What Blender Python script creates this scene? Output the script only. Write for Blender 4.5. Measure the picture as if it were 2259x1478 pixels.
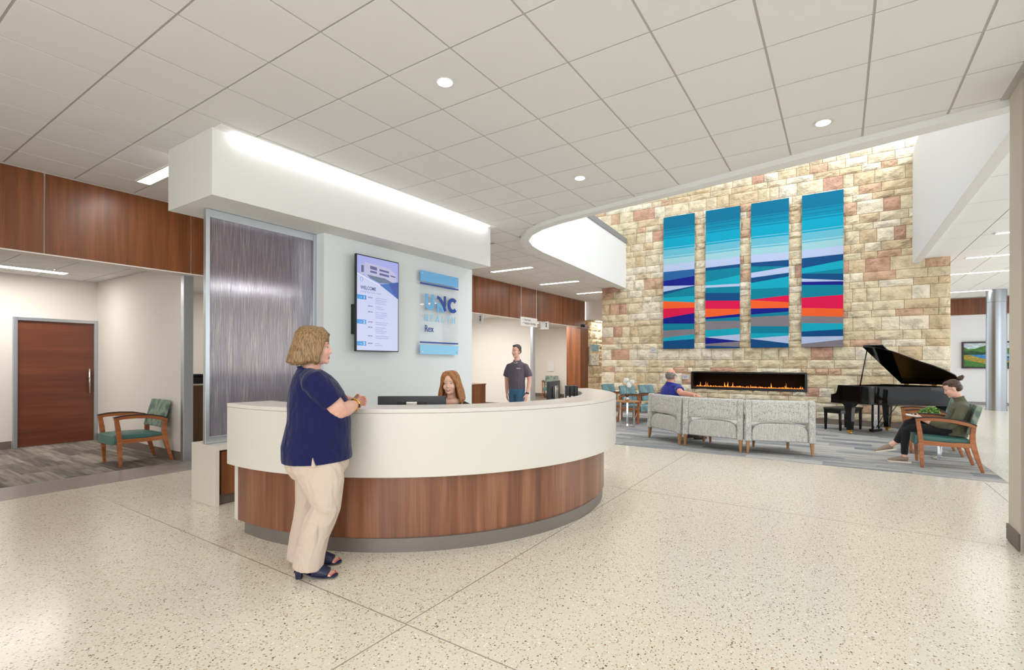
import bpy, bmesh, math, random
import numpy as np
from mathutils import Vector, Matrix
C = bpy.context.scene.collection
SC = bpy.context.scene
for _o in list(bpy.data.objects):
    bpy.data.objects.remove(_o)
R = math.radians
CE = 3.633                      # main lobby ceiling height
EYE = 1.45                      # camera height

# ------------------------------------------------------------------ camera
YAW = 0.5875; FPX = 1088.0; W0, H0 = 2259.0, 1478.0; HOR = 797.5; ROLL = -0.0028
cam_d = bpy.data.cameras.new('camera'); cam = bpy.data.objects.new('camera', cam_d); C.objects.link(cam)
cam_d.sensor_fit = 'HORIZONTAL'; cam_d.sensor_width = 36.0
cam_d.lens = 36.0 * FPX / W0
cam_d.shift_x = 0.0
cam_d.shift_y = (HOR - H0 / 2) / W0
cam_d.clip_start = 0.05; cam_d.clip_end = 200
cam.matrix_world = Matrix.Translation((0, 0, EYE)) @ Matrix.Rotation(YAW, 4, 'Z') @ Matrix.Rotation(R(90), 4, 'X') @ Matrix.Rotation(-ROLL, 4, 'Z')
SC.camera = cam
CR = Vector((math.cos(YAW), math.sin(YAW), 0)); CF = Vector((-math.sin(YAW), math.cos(YAW), 0)); UP = Vector((0, 0, 1))

# ------------------------------------------------------------------ sky, lights, exposure
wd = bpy.data.worlds.new('sky'); SC.world = wd; wd.use_nodes = True
_bg = wd.node_tree.nodes['Background']; _bg.inputs[0].default_value = (0.93, 0.97, 1.0, 1); _bg.inputs[1].default_value = 1.35
SC.view_settings.view_transform = 'Standard'; SC.view_settings.look = 'None'
SC.view_settings.gamma = 1.0; SC.view_settings.use_curve_mapping = False
SC.view_settings.exposure = 0.30
def area(name, loc, target, sx, sy, power, col=(1, 1, 1)):
    d = bpy.data.lights.new(name, 'AREA'); d.shape = 'RECTANGLE'; d.size = sx; d.size_y = sy; d.energy = power; d.color = col
    o = bpy.data.objects.new(name, d); C.objects.link(o); o.location = loc
    o.rotation_euler = (Vector(target) - Vector(loc)).to_track_quat('-Z', 'Y').to_euler()
    return o
# daylight: clerestory of the atrium, entrance glazing behind the camera, corridor windows on the right
area('daylight_atrium', (1.6, 10.0, 7.6), (-5.0, 10.0, 4.6), 6.5, 2.2, 230, (0.93, 0.97, 1.0))
area('daylight_entrance', (0.4, -3.2, 1.9), (-2.2, 4.0, 1.0), 5.0, 2.8, 125, (1.0, 0.98, 0.95))
area('daylight_corridor', (6.5, 12.0, 2.2), (2.0, 12.5, 1.6), 9.0, 3.0, 105, (0.92, 0.97, 1.0))
# lamps along the ceilings (fittings are built below for the visible ones only)
def spot(loc, power, ang=100, col=(1.0, 0.93, 0.83), target=None, blend=0.6):
    d = bpy.data.lights.new('downlight_lamp', 'SPOT'); d.energy = power; d.spot_size = R(ang); d.spot_blend = blend; d.color = col; d.shadow_soft_size = 0.07
    o = bpy.data.objects.new('downlight_lamp', d); C.objects.link(o); o.location = loc
    return o

# ------------------------------------------------------------------ colour + material helpers
def lin(c):
    return tuple(((v / 255.0) / 12.92 if v / 255.0 <= 0.04045 else ((v / 255.0 + 0.055) / 1.055) ** 2.4) for v in c)
MATS = {}
def mat(name, rgb, rough=0.5, metal=0.0, spec=0.5, emit=None, es=0.0, coat=0.0, bump=None, noise=None, sheen=0.0, trans=0.0, ior=None):
    """rgb in sRGB 0..255; noise=(scale, amount, stretch) varies the colour a little; bump=(scale, strength)"""
    m = bpy.data.materials.new(name); m.use_nodes = True; nt = m.node_tree; b = nt.nodes['Principled BSDF']
    c = lin(rgb)
    b.inputs['Base Color'].default_value = (*c, 1); b.inputs['Roughness'].default_value = rough; b.inputs['Metallic'].default_value = metal
    b.inputs['Specular IOR Level'].default_value = spec
    if coat: b.inputs['Coat Weight'].default_value = coat; b.inputs['Coat Roughness'].default_value = 0.08
    if sheen: b.inputs['Sheen Weight'].default_value = sheen
    if trans: b.inputs['Transmission Weight'].default_value = trans
    if ior: b.inputs['IOR'].default_value = ior
    if emit: b.inputs['Emission Color'].default_value = (*lin(emit), 1); b.inputs['Emission Strength'].default_value = es
    if noise or bump:
        tc = nt.nodes.new('ShaderNodeTexCoord')
    if noise:
        mp = nt.nodes.new('ShaderNodeMapping'); st = noise[2] if len(noise) > 2 else (1, 1, 1); mp.inputs['Scale'].default_value = st
        nz = nt.nodes.new('ShaderNodeTexNoise'); nz.inputs['Scale'].default_value = noise[0]; nz.inputs['Detail'].default_value = 4
        rp = nt.nodes.new('ShaderNodeValToRGB'); a = noise[1]
        rp.color_ramp.elements[0].position = 0.3; rp.color_ramp.elements[1].position = 0.7
        rp.color_ramp.elements[0].color = (*[v * (1 - a) for v in c], 1); rp.color_ramp.elements[1].color = (*[min(1, v * (1 + a)) for v in c], 1)
        nt.links.new(tc.outputs['Object'], mp.inputs[0]); nt.links.new(mp.outputs[0], nz.inputs['Vector']); nt.links.new(nz.outputs['Fac'], rp.inputs[0]); nt.links.new(rp.outputs[0], b.inputs['Base Color'])
    if bump:
        nz = nt.nodes.new('ShaderNodeTexNoise'); nz.inputs['Scale'].default_value = bump[0]; nz.inputs['Detail'].default_value = 5
        bp = nt.nodes.new('ShaderNodeBump'); bp.inputs['Strength'].default_value = bump[1]; bp.inputs['Distance'].default_value = 0.01
        nt.links.new(tc.outputs['Object'], nz.inputs['Vector']); nt.links.new(nz.outputs['Fac'], bp.inputs['Height']); nt.links.new(bp.outputs[0], b.inputs['Normal'])
    MATS[name] = m
    return m
def nodes(m): return m.node_tree, m.node_tree.nodes, m.node_tree.links, m.node_tree.nodes['Principled BSDF']
def ramp(nt, stops, interp='LINEAR'):
    n = nt.nodes.new('ShaderNodeValToRGB'); cr = n.color_ramp; cr.interpolation = interp
    while len(cr.elements) < len(stops): cr.elements.new(0.5)
    for e, (p, c) in zip(cr.elements, stops):
        e.position = p; e.color = (*lin(c), 1) if len(c) == 3 else c
    return n
def mapping(nt, scale, coord='Object', rot=(0, 0, 0)):
    tc = nt.nodes.new('ShaderNodeTexCoord'); mp = nt.nodes.new('ShaderNodeMapping')
    mp.inputs['Scale'].default_value = scale; mp.inputs['Rotation'].default_value = rot
    nt.links.new(tc.outputs[coord], mp.inputs[0]); return mp
def math_n(nt, op, a, b=None, c=None):
    n = nt.nodes.new('ShaderNodeMath'); n.operation = op
    for i, v in enumerate((a, b, c)):
        if v is None: continue
        if isinstance(v, (int, float)): n.inputs[i].default_value = v
        else: nt.links.new(v, n.inputs[i])
    return n.outputs[0]
def mixc(nt, f, a, b, mode='MIX'):
    n = nt.nodes.new('ShaderNodeMix'); n.data_type = 'RGBA'; n.blend_type = mode
    for i, v in ((0, f), (6, a), (7, b)):
        if isinstance(v, (int, float)): n.inputs[i].default_value = v
        elif isinstance(v, tuple): n.inputs[i].default_value = (*lin(v), 1)
        else: nt.links.new(v, n.inputs[i])
    return n.outputs[2]

# ------------------------------------------------------------------ mesh builder
class MB:
    def __init__(s): s.v = []; s.f = []; s.m = []; s.M = Matrix.Identity(4)
    def add(s, vs, fs, mi=0):
        o = len(s.v); s.v += [tuple(s.M @ Vector(p)) for p in vs]
        for f in fs: s.f.append(tuple(i + o for i in f)); s.m.append(mi)
        return s
    def box(s, x0, x1, y0, y1, z0, z1, mi=0):
        vs = [(x, y, z) for z in (z0, z1) for y in (y0, y1) for x in (x0, x1)]
        return s.add(vs, [(0, 2, 3, 1), (4, 5, 7, 6), (0, 1, 5, 4), (2, 6, 7, 3), (0, 4, 6, 2), (1, 3, 7, 5)], mi)
    def prism(s, poly, a0, a1, axis='z', mi=0):
        """extrude a closed 2-D polygon; axis z: (x,y), axis y: (x,z), axis x: (y,z)"""
        n = len(poly)
        def P(p, a): return (p[0], p[1], a) if axis == 'z' else ((p[0], a, p[1]) if axis == 'y' else (a, p[0], p[1]))
        vs = [P(p, a0) for p in poly] + [P(p, a1) for p in poly]
        fs = [tuple(range(n))[::-1], tuple(range(n, 2 * n))] + [(i, (i + 1) % n, n + (i + 1) % n, n + i) for i in range(n)]
        return s.add(vs, fs, mi)
    def strip(s, pts, widths, a0, a1, axis='y', mi=0):
        """a bent bar: centre line pts (2-D) with a width at each point, extruded a0..a1"""
        L = []; Rr = []
        for i, p in enumerate(pts):
            a = pts[max(i - 1, 0)]; b = pts[min(i + 1, len(pts) - 1)]
            d = Vector((b[0] - a[0], b[1] - a[1])).normalized(); n = Vector((-d.y, d.x)); w = widths[i] / 2 if isinstance(widths, (list, tuple)) else widths / 2
            L.append((p[0] + n.x * w, p[1] + n.y * w)); Rr.append((p[0] - n.x * w, p[1] - n.y * w))
        n = len(pts)
        def P(p, a): return (p[0], p[1], a) if axis == 'z' else ((p[0], a, p[1]) if axis == 'y' else (a, p[0], p[1]))
        vs = [P(p, a0) for p in L] + [P(p, a0) for p in Rr] + [P(p, a1) for p in L] + [P(p, a1) for p in Rr]
        fs = []
        for i in range(n - 1):
            fs += [(i, i + 1, n + i + 1, n + i), (2 * n + i, 3 * n + i, 3 * n + i + 1, 2 * n + i + 1), (i, 2 * n + i, 2 * n + i + 1, i + 1), (n + i, n + i + 1, 3 * n + i + 1, 3 * n + i)]
        fs += [(0, n, 3 * n, 2 * n), (n - 1, 3 * n - 1, 4 * n - 1, 2 * n - 1)]
        return s.add(vs, fs, mi)
    def tube(s, path, radii, n=10, mi=0, cap=True, ellipse=None, up=None):
        """swept circle/ellipse along a 3-D path"""
        path = [Vector(p) for p in path]
        if isinstance(radii, (int, float)): radii = [radii] * len(path)
        vs = []; prev = None
        for i, p in enumerate(path):
            a = path[max(i - 1, 0)]; b = path[min(i + 1, len(path) - 1)]; t = (b - a)
            t = t.normalized() if t.length > 1e-9 else Vector((0, 0, 1))
            if prev is None:
                u = Vector(up) if up is not None else (Vector((0, 0, 1)) if abs(t.z) < 0.9 else Vector((1, 0, 0)))
            else: u = prev
            u = (u - t * u.dot(t)).normalized(); w = t.cross(u); prev = u
            r = radii[i]; ru, rw = (r if isinstance(r, (tuple, list)) else (r, r))
            for k in range(n):
                an = 2 * math.pi * k / n
                vs.append(tuple(p + u * (ru * math.cos(an)) + w * (rw * math.sin(an))))
        fs = []
        for i in range(len(path) - 1):
            for k in range(n):
                k2 = (k + 1) % n; fs.append((i * n + k, i * n + k2, (i + 1) * n + k2, (i + 1) * n + k))
        if cap:
            fs.append(tuple(range(n))[::-1]); fs.append(tuple(range((len(path) - 1) * n, len(path) * n)))
        return s.add(vs, fs, mi)
    def lathe(s, prof, n=24, cx=0, cy=0, mi=0):
        return s.tube([(cx, cy, z) for r, z in prof], [max(r, 1e-4) for r, z in prof], n, mi, True, up=(1, 0, 0))
    def ball(s, c, r, seg=14, rings=9, mi=0):
        r = r if isinstance(r, (tuple, list)) else (r, r, r); vs = []; fs = []
        for i in range(1, rings):
            th = math.pi * i / rings
            for k in range(seg):
                ph = 2 * math.pi * k / seg; vs.append((c[0] + r[0] * math.sin(th) * math.cos(ph), c[1] + r[1] * math.sin(th) * math.sin(ph), c[2] + r[2] * math.cos(th)))
        t = len(vs); vs.append((c[0], c[1], c[2] + r[2])); vs.append((c[0], c[1], c[2] - r[2]))
        for i in range(rings - 2):
            for k in range(seg):
                k2 = (k + 1) % seg; fs.append((i * seg + k, (i + 1) * seg + k, (i + 1) * seg + k2, i * seg + k2))
        for k in range(seg):
            k2 = (k + 1) % seg; fs.append((t, k, k2)); fs.append((t + 1, (rings - 2) * seg + k2, (rings - 2) * seg + k))
        return s.add(vs, fs, mi)
    def sector(s, c, r0, r1, a0, a1, z0, z1, n=64, mi=0):
        vs = []
        for i in range(n + 1):
            a = a0 + (a1 - a0) * i / n; ca, sa = math.cos(a), math.sin(a)
            vs += [(c[0] + r0 * ca, c[1] + r0 * sa, z0), (c[0] + r1 * ca, c[1] + r1 * sa, z0), (c[0] + r1 * ca, c[1] + r1 * sa, z1), (c[0] + r0 * ca, c[1] + r0 * sa, z1)]
        fs = []
        for i in range(n):
            for k in range(4):
                k2 = (k + 1) % 4; fs.append((4 * i + k, 4 * i + k2, 4 * i + 4 + k2, 4 * i + 4 + k))
        fs += [(3, 2, 1, 0), (4 * n, 4 * n + 1, 4 * n + 2, 4 * n + 3)]
        return s.add(vs, fs, mi)
    def mesh(s, name, mats, smooth=False):
        me = bpy.data.meshes.new(name); me.from_pydata(s.v, [], s.f)
        for m in (mats if isinstance(mats, (list, tuple)) else [mats]): me.materials.append(m)
        if len(me.materials) > 1: me.polygons.foreach_set('material_index', s.m)
        bm = bmesh.new(); bm.from_mesh(me); bmesh.ops.recalc_face_normals(bm, faces=bm.faces); bm.to_mesh(me); bm.free()
        if smooth: me.polygons.foreach_set('use_smooth', [True] * len(me.polygons))
        me.update(); return me
    def build(s, name, mats, parent=None, smooth=False, bevel=0, seg=2, auto=None):
        o = bpy.data.objects.new(name, s.mesh(name, mats, smooth)); C.objects.link(o)
        if parent: o.parent = parent
        if bevel:
            b = o.modifiers.new('edge', 'BEVEL'); b.width = bevel; b.segments = seg; b.limit_method = 'ANGLE'; b.angle_limit = R(40)
            o.data.polygons.foreach_set('use_smooth', [True] * len(o.data.polygons))
            w = o.modifiers.new('normals', 'WEIGHTED_NORMAL'); w.keep_sharp = False
        if auto:
            try: o.data.set_sharp_from_angle(angle=R(auto))
            except Exception: pass
        return o
def tag(o, label=None, cat=None, group=None, kind=None):
    if label: o['label'] = label
    if cat: o['category'] = cat
    if group: o['group'] = group
    if kind: o['kind'] = kind
    return o
def thing(name, label, cat, loc=(0, 0, 0), rz=0.0, group=None):
    o = bpy.data.objects.new(name, None); C.objects.link(o); o.location = loc; o.rotation_euler = (0, 0, rz); o.empty_display_size = 0.1
    return tag(o, label, cat, group)
def struct(o): o['kind'] = 'structure'; return o
def dup(root, loc, rz, label, group=None):
    r = root.copy(); C.objects.link(r); r.location = loc; r.rotation_euler = (0, 0, rz); r['label'] = label
    if group: r['group'] = group
    for ch in list(root.children):
        c = ch.copy(); C.objects.link(c); c.parent = r
        for g in list(ch.children):
            k = g.copy(); C.objects.link(k); k.parent = c
    return r
def text(name, s, size, loc, rot, m, parent, depth=0.0005, align='LEFT', sx=1.0, weight=0.0):
    cu = bpy.data.curves.new(name, 'FONT'); cu.body = s; cu.size = size; cu.extrude = depth; cu.align_x = align; cu.offset = weight; cu.resolution_u = 3
    t = bpy.data.objects.new(name, cu); C.objects.link(t)
    dg = bpy.context.evaluated_depsgraph_get(); me = bpy.data.meshes.new_from_object(t.evaluated_get(dg))
    bpy.data.objects.remove(t); me.materials.clear(); me.materials.append(m)
    o = bpy.data.objects.new(name, me); C.objects.link(o); o.location = loc; o.rotation_euler = rot; o.scale = (sx, 1, 1)
    if parent: o.parent = parent
    return o
rnd = random.Random(7)
# ================================================================== MATERIALS
white_paint = mat('white_paint', (229, 229, 228), 0.6, spec=0.3)
cream_paint = mat('cream_paint', (233, 226, 218), 0.65, spec=0.3)
greige_paint = mat('greige_paint', (205, 197, 184), 0.65, spec=0.3)
pale_green_paint = mat('pale_green_paint', (226, 231, 233), 0.6, spec=0.3)
tile_mat = mat('ceiling_tile_white', (228, 227, 225), 0.85, spec=0.2, bump=(120, 0.08))
grid_mat = mat('ceiling_grid_white', (182, 179, 173), 0.5)
drywall_edge = mat('ceiling_edge_paint', (222, 217, 209), 0.7, spec=0.2)
metal_trim = mat('brushed_aluminium', (190, 194, 200), 0.32, 0.85)
dark_rubber = mat('taupe_rubber_base', (120, 108, 98), 0.55, spec=0.3)
kick_metal = mat('taupe_metal_kick', (128, 121, 115), 0.4, 0.3)
black_metal = mat('black_metal', (22, 22, 24), 0.4)
solid_surface = mat('white_solid_surface', (222, 217, 208), 0.28, spec=0.4)
quartz = mat('grey_quartz', (222, 214, 203), 0.3, noise=(90, 0.05))
lamp_lens = mat('lamp_lens', (255, 255, 255), 0.5, emit=(255, 250, 240), es=7.0)
lamp_lens_soft = mat('down_lens', (255, 255, 255), 0.5, emit=(255, 248, 235), es=6.0)
cove_lens = mat('cove_lens', (255, 255, 255), 0.5, emit=(255, 253, 250), es=9.0)

def wood(name, dark, mid, light, rough=0.32, axis='z', scale=1.0, coat=0.25):
    m = mat(name, mid, rough); nt, N, L, b = nodes(m)
    st = {'z': (9, 9, 0.55), 'x': (0.55, 9, 9), 'y': (9, 0.55, 9)}[axis]
    mp = mapping(nt, tuple(v * scale for v in st)); nz = N.new('ShaderNodeTexNoise'); nz.inputs['Scale'].default_value = 1.6; nz.inputs['Detail'].default_value = 7; nz.inputs['Roughness'].default_value = 0.62
    L.new(mp.outputs[0], nz.inputs['Vector'])
    mp2 = mapping(nt, tuple(v * scale for v in {'z': (5, 5, .25), 'x': (.25, 5, 5), 'y': (1.2, .25, 3)}[axis])); n2 = N.new('ShaderNodeTexNoise'); n2.inputs['Scale'].default_value = 1.4; n2.inputs['Detail'].default_value = 2; L.new(mp2.outputs[0], n2.inputs['Vector'])
    st3 = {'z': (70, 70, 1.5), 'x': (1.5, 70, 70), 'y': (70, 1.5, 70)}[axis]
    mp3 = mapping(nt, tuple(v * scale for v in st3)); n3 = N.new('ShaderNodeTexNoise'); n3.inputs['Scale'].default_value = 1.5; n3.inputs['Detail'].default_value = 3; L.new(mp3.outputs[0], n3.inputs['Vector'])
    f = math_n(nt, 'ADD', math_n(nt, 'MULTIPLY', nz.outputs['Fac'], 0.38), math_n(nt, 'ADD', math_n(nt, 'MULTIPLY', n2.outputs['Fac'], 0.42), math_n(nt, 'MULTIPLY', n3.outputs['Fac'], 0.2)))
    rp = ramp(nt, [(0.36, dark), (0.5, mid), (0.64, light)]); L.new(f, rp.inputs[0]); L.new(rp.outputs[0], b.inputs['Base Color'])
    b.inputs['Coat Weight'].default_value = coat; b.inputs['Coat Roughness'].default_value = 0.2
    return m
fascia_wood = wood('cherry_veneer', (96, 51, 22), (122, 70, 35), (146, 88, 48), 0.38, coat=.06)
door_wood = wood('mahogany_veneer', (92, 44, 27), (110, 55, 34), (128, 68, 44), 0.35, axis='y')
chair_wood = wood('chair_cherry_wood', (146, 80, 40), (168, 98, 52), (188, 118, 68), 0.35, axis='x', scale=2)
oak_wood = wood('oak_leg_wood', (140, 96, 55), (166, 118, 72), (186, 140, 92), 0.4)
counter_wood = wood('brown_counter_wood', (86, 56, 26), (104, 68, 33), (120, 82, 44), 0.4)
# desk veneer: vertical leaves of differing tone round the curve
desk_wood = wood('walnut_veneer', (98, 58, 40), (128, 80, 56), (158, 106, 78), 0.33)
nt, N, L, b = nodes(desk_wood)

# terrazzo
terrazzo = mat('cream_terrazzo', (226, 218, 202), 0.2, spec=0.45)
nt, N, L, b = nodes(terrazzo)
mp = mapping(nt, (1, 1, 1))
def chips(scale, thr, share, seed):
    m2 = N.new('ShaderNodeMapping'); m2.inputs['Location'].default_value = (seed, seed * 1.7, 0); m2.inputs['Scale'].default_value = (scale, scale * 0.8, scale); m2.inputs['Rotation'].default_value = (0, 0, seed); L.new(mp.outputs[0], m2.inputs[0])
    dn = N.new('ShaderNodeTexNoise'); dn.inputs['Scale'].default_value = 2.2; dn.inputs['Detail'].default_value = 1; L.new(m2.outputs[0], dn.inputs['Vector'])
    vm = N.new('ShaderNodeVectorMath'); vm.operation = 'MULTIPLY_ADD'; vm.inputs[1].default_value = (0.7, 0.7, 0.0); L.new(dn.outputs['Color'], vm.inputs[0]); L.new(m2.outputs[0], vm.inputs[2])
    vo = N.new('ShaderNodeTexVoronoi'); vo.voronoi_dimensions = '2D'; vo.inputs['Scale'].default_value = 1.0; L.new(vm.outputs[0], vo.inputs['Vector'])
    sp = N.new('ShaderNodeSeparateColor'); L.new(vo.outputs['Color'], sp.inputs[0])
    a = math_n(nt, 'LESS_THAN', vo.outputs['Distance'], math_n(nt, 'MULTIPLY', math_n(nt, 'ADD', sp.outputs[1], 0.35), thr))
    s_ = math_n(nt, 'LESS_THAN', sp.outputs[0], share)
    return math_n(nt, 'MULTIPLY', a, s_), sp.outputs[2]
base = mixc(nt, 0.5, (228, 220, 205), (228, 220, 205))
n1 = N.new('ShaderNodeTexNoise'); n1.inputs['Scale'].default_value = 60; n1.inputs['Detail'].default_value = 3; L.new(mp.outputs[0], n1.inputs['Vector'])
base = mixc(nt, n1.outputs['Fac'], (217, 209, 192), (233, 226, 211))
for sc_, th, sh, sd, cols in ((84, 0.26, 0.22, 1.3, [(0.0, (150, 124, 92)), (0.45, (120, 98, 74)), (0.75, (186, 150, 106)), (0.92, (92, 80, 68))]),
                              (68, 0.28, 0.09, 4.1, [(0.0, (92, 74, 58)), (0.5, (140, 100, 66)), (0.8, (168, 130, 88))]),
                              (90, 0.36, 0.22, 7.7, [(0.0, (196, 180, 152)), (0.5, (205, 190, 165)), (0.8, (250, 246, 238))])):
    f, rv = chips(sc_, th, sh, sd); rp = ramp(nt, cols, 'CONSTANT'); L.new(rv, rp.inputs[0]); base = mixc(nt, f, base, rp.outputs[0])
L.new(base, b.inputs['Base Color'])

# plank carpet with long streaks
def carpet(name, cols, off=0.0):
    m = mat(name, cols[1], 0.95, spec=0.1); nt, N, L, b = nodes(m)
    mp = mapping(nt, (1, 1, 1)); sx = N.new('ShaderNodeSeparateXYZ'); L.new(mp.outputs[0], sx.inputs[0])
    row = math_n(nt, 'FLOOR', math_n(nt, 'DIVIDE', sx.outputs[1], 0.25))
    xo = math_n(nt, 'ADD', math_n(nt, 'DIVIDE', sx.outputs[0], 1.0), math_n(nt, 'MULTIPLY', row, 0.37))
    col = math_n(nt, 'FLOOR', xo)
    cv = N.new('ShaderNodeCombineXYZ'); L.new(row, cv.inputs[0]); L.new(col, cv.inputs[1])
    wn = N.new('ShaderNodeTexWhiteNoise'); wn.noise_dimensions = '3D'; L.new(cv.outputs[0], wn.inputs['Vector'])
    sm = N.new('ShaderNodeMapping'); sm.inputs['Scale'].default_value = (1.1, 17, 1); L.new(mp.outputs[0], sm.inputs[0])
    vadd = N.new('ShaderNodeVectorMath'); vadd.operation = 'MULTIPLY_ADD'; vadd.inputs[1].default_value = (9, 9, 9); L.new(wn.outputs['Color'], vadd.inputs[0]); L.new(sm.outputs[0], vadd.inputs[2])
    nz = N.new('ShaderNodeTexNoise'); nz.inputs['Scale'].default_value = 1.0; nz.inputs['Detail'].default_value = 5; nz.inputs['Roughness'].default_value = 0.65; L.new(vadd.outputs[0], nz.inputs['Vector'])
    f = math_n(nt, 'ADD', math_n(nt, 'MULTIPLY', nz.outputs['Fac'], 0.8), math_n(nt, 'MULTIPLY', wn.outputs['Value'], 0.2))
    rp = ramp(nt, [(0.36, cols[0]), (0.46, cols[1]), (0.54, cols[2]), (0.64, cols[3])]); L.new(f, rp.inputs[0])
    fn = N.new('ShaderNodeTexNoise'); fn.inputs['Scale'].default_value = 260; L.new(mp.outputs[0], fn.inputs['Vector'])
    L.new(mixc(nt, 0.25, rp.outputs[0], fn.outputs['Color'], 'OVERLAY'), b.inputs['Base Color'])
    bp = N.new('ShaderNodeBump'); bp.inputs['Strength'].default_value = 0.4; bp.inputs['Distance'].default_value = 0.004; L.new(fn.outputs['Fac'], bp.inputs['Height']); L.new(bp.outputs[0], b.inputs['Normal'])
    return m
carpet_lounge = carpet('grey_plank_carpet', [(118, 121, 125), (146, 148, 150), (166, 164, 160), (188, 185, 180)])
carpet_alcove = carpet('taupe_plank_carpet', [(104, 97, 90), (122, 114, 106), (135, 127, 118), (158, 150, 140)])
strip_mat = mat('grey_terrazzo_border', (158, 150, 146), 0.3, noise=(70, 0.22))

# ================================================================== SETTING
fl = struct(MB().box(-14, 9, -6, 26, -0.12, 0).build('floor', terrazzo))
st = MB()
# terrazzo divider strips, part of the floor
zinc = mat('zinc_divider', (170, 160, 146), 0.35, 0.4)
for x0, x1, y0, y1 in ((-7.18, 1.1, 1.938, 1.944), (-7.18, 1.1, 5.41, 5.416), (-1.985, -1.979, -2.0, 1.94), (-2.015, -2.009, 5.41, 8.2), (-2.0, -1.994, 1.944, 5.41), (1.46, 1.466, 1.94, 8.2)):
    d = MB().box(x0, x1, y0, y1, -0.002, 0.0012).build('divider_strip', zinc, fl)
def carpet_area(name, x0, x1, y0, y1, m):
    o = MB().box(x0, x1, y0, y1, -0.01, 0.006).build(name, m); return struct(o)
carpet_area('floor_carpet', -5.4, 1.69, 8.232, 13.7, carpet_lounge)
carpet_area('floor_carpet', -11.25, -7.89, -3, 18.2, carpet_alcove)
struct(MB().box(-7.89, -7.18, -3, 16.6, -0.01, 0.004).build('trim_1', strip_mat))
carpet_area('floor_carpet', -7.18, -5.9, 13.2, 23, carpet_alcove)

# ---- ceiling slab, opening of the atrium
VIN = [(1.29, 5.80), (0.18, 6.03), (-1.134, 6.27), (-2.182, 6.46), (-3.129, 6.63), (-3.586, 6.73), (-4.0, 6.88), (-4.33, 7.10), (-4.57, 7.38), (-4.72, 7.75), (-4.82, 8.3), (-4.90, 9.6), (-5.03, 11.5), (-5.16, 13.69)]
VOUT = [(1.29, 5.65), (0.172, 5.84), (-1.10, 6.10), (-2.15, 6.31), (-2.98, 6.47), (-3.497, 6.56), (-3.90, 6.68), (-4.31, 6.90), (-4.60, 7.17), (-4.80, 7.50), (-5.02, 8.05), (-5.12, 8.9), (-5.24, 10.8), (-5.40, 13.69)]
cl = MB()
outer = [(-7.9, -3.2), (1.29, -3.2)] + VOUT + [(-5.40, 16.6), (-7.9, 16.6)]
cl.prism(outer, CE + 0.02, CE + 0.35)
ceil = struct(cl.build('ceiling', tile_mat))
# drywall band round the opening: a shallow drop, its underside, and the slab edge of the floor above
bd = MB()
n = len(VIN)
vs = [(*p, CE + 0.03) for p in VOUT] + [(*p, CE - 0.06) for p in VOUT] + [(*p, CE - 0.06) for p in VIN] + [(*p, 4.86) for p in VIN]
fs = []
for i in range(n - 1):
    for k in range(3): fs.append((k * n + i, k * n + i + 1, (k + 1) * n + i + 1, (k + 1) * n + i))
bd.add(vs, fs)
edge = struct(bd.build('trim_2', white_paint))
# the floor above the opening's left and near sides, as a slab behind that edge
ub = MB(); ub.prism([(-7.6, 5.0), (1.29, 5.0)] + [(x, y - 0.02) if y < 6.8 else (x - 0.02, y) for x, y in VIN] + [(-5.2, 14.0), (-7.6, 14.0)], 4.60, 4.84)
struct(ub.build('ceiling_slab', white_paint))
cap = MB()
for i in range(n - 1):
    (xa, ya), (xb, yb) = VIN[i], VIN[i + 1]
    d = Vector((xb - xa, yb - ya)).normalized(); nn = Vector((d.y, -d.x)) * 0.03
    cap.add([(xa - nn.x, ya - nn.y, 4.86), (xb - nn.x, yb - nn.y, 4.86), (xb + nn.x, yb + nn.y, 4.86), (xa + nn.x, ya + nn.y, 4.86), (xa - nn.x, ya - nn.y, 5.0), (xb - nn.x, yb - nn.y, 5.0), (xb + nn.x, yb + nn.y, 5.0), (xa + nn.x, ya + nn.y, 5.0)],
            [(0, 1, 2, 3), (4, 5, 6, 7), (0, 1, 5, 4), (2, 3, 7, 6), (1, 2, 6, 5), (0, 3, 7, 4)])
rail = thing('balcony_guard', 'glass balcony guard with grey base shoe above the white upper-floor edge', 'railing', (0, 0, 0))
shoe_grey = mat('grey_base_shoe', (150, 155, 162), 0.4, 0.5)
cap.build('base_shoe', shoe_grey, rail)
clear = bpy.data.materials.new('clear_glass'); clear.use_nodes = True
_nt = clear.node_tree; _nt.nodes.clear(); _o = _nt.nodes.new('ShaderNodeOutputMaterial'); _m = _nt.nodes.new('ShaderNodeMixShader'); _t = _nt.nodes.new('ShaderNodeBsdfTransparent'); _g = _nt.nodes.new('ShaderNodeBsdfGlossy'); _f = _nt.nodes.new('ShaderNodeFresnel')
_t.inputs[0].default_value = (0.975, 0.99, 0.985, 1); _g.inputs['Roughness'].default_value = 0.03; _f.inputs[0].default_value = 1.12
_m.inputs[0].default_value = .05; _nt.links.new(_t.outputs[0], _m.inputs[1]); _nt.links.new(_g.outputs[0], _m.inputs[2]); _nt.links.new(_m.outputs[0], _o.inputs[0])
for i in (10, 11, 12):
    (xa, ya), (xb, yb) = VIN[i], VIN[i + 1]
    if i == 12: xb, yb = xa + (xb - xa) * 0.985, ya + (yb - ya) * 0.985
    MB().add([(xa - .006, ya, 4.98), (xb - .006, yb, 4.98), (xb + .006, yb, 4.98), (xa + .006, ya, 4.98), (xa - .006, ya, 5.95), (xb - .006, yb, 5.95), (xb + .006, yb, 5.95), (xa + .006, ya, 5.95)],
             [(0, 1, 2, 3), (4, 5, 6, 7), (0, 1, 5, 4), (2, 3, 7, 6), (1, 2, 6, 5), (0, 3, 7, 4)]).build('glass_pane', clear, rail)

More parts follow.
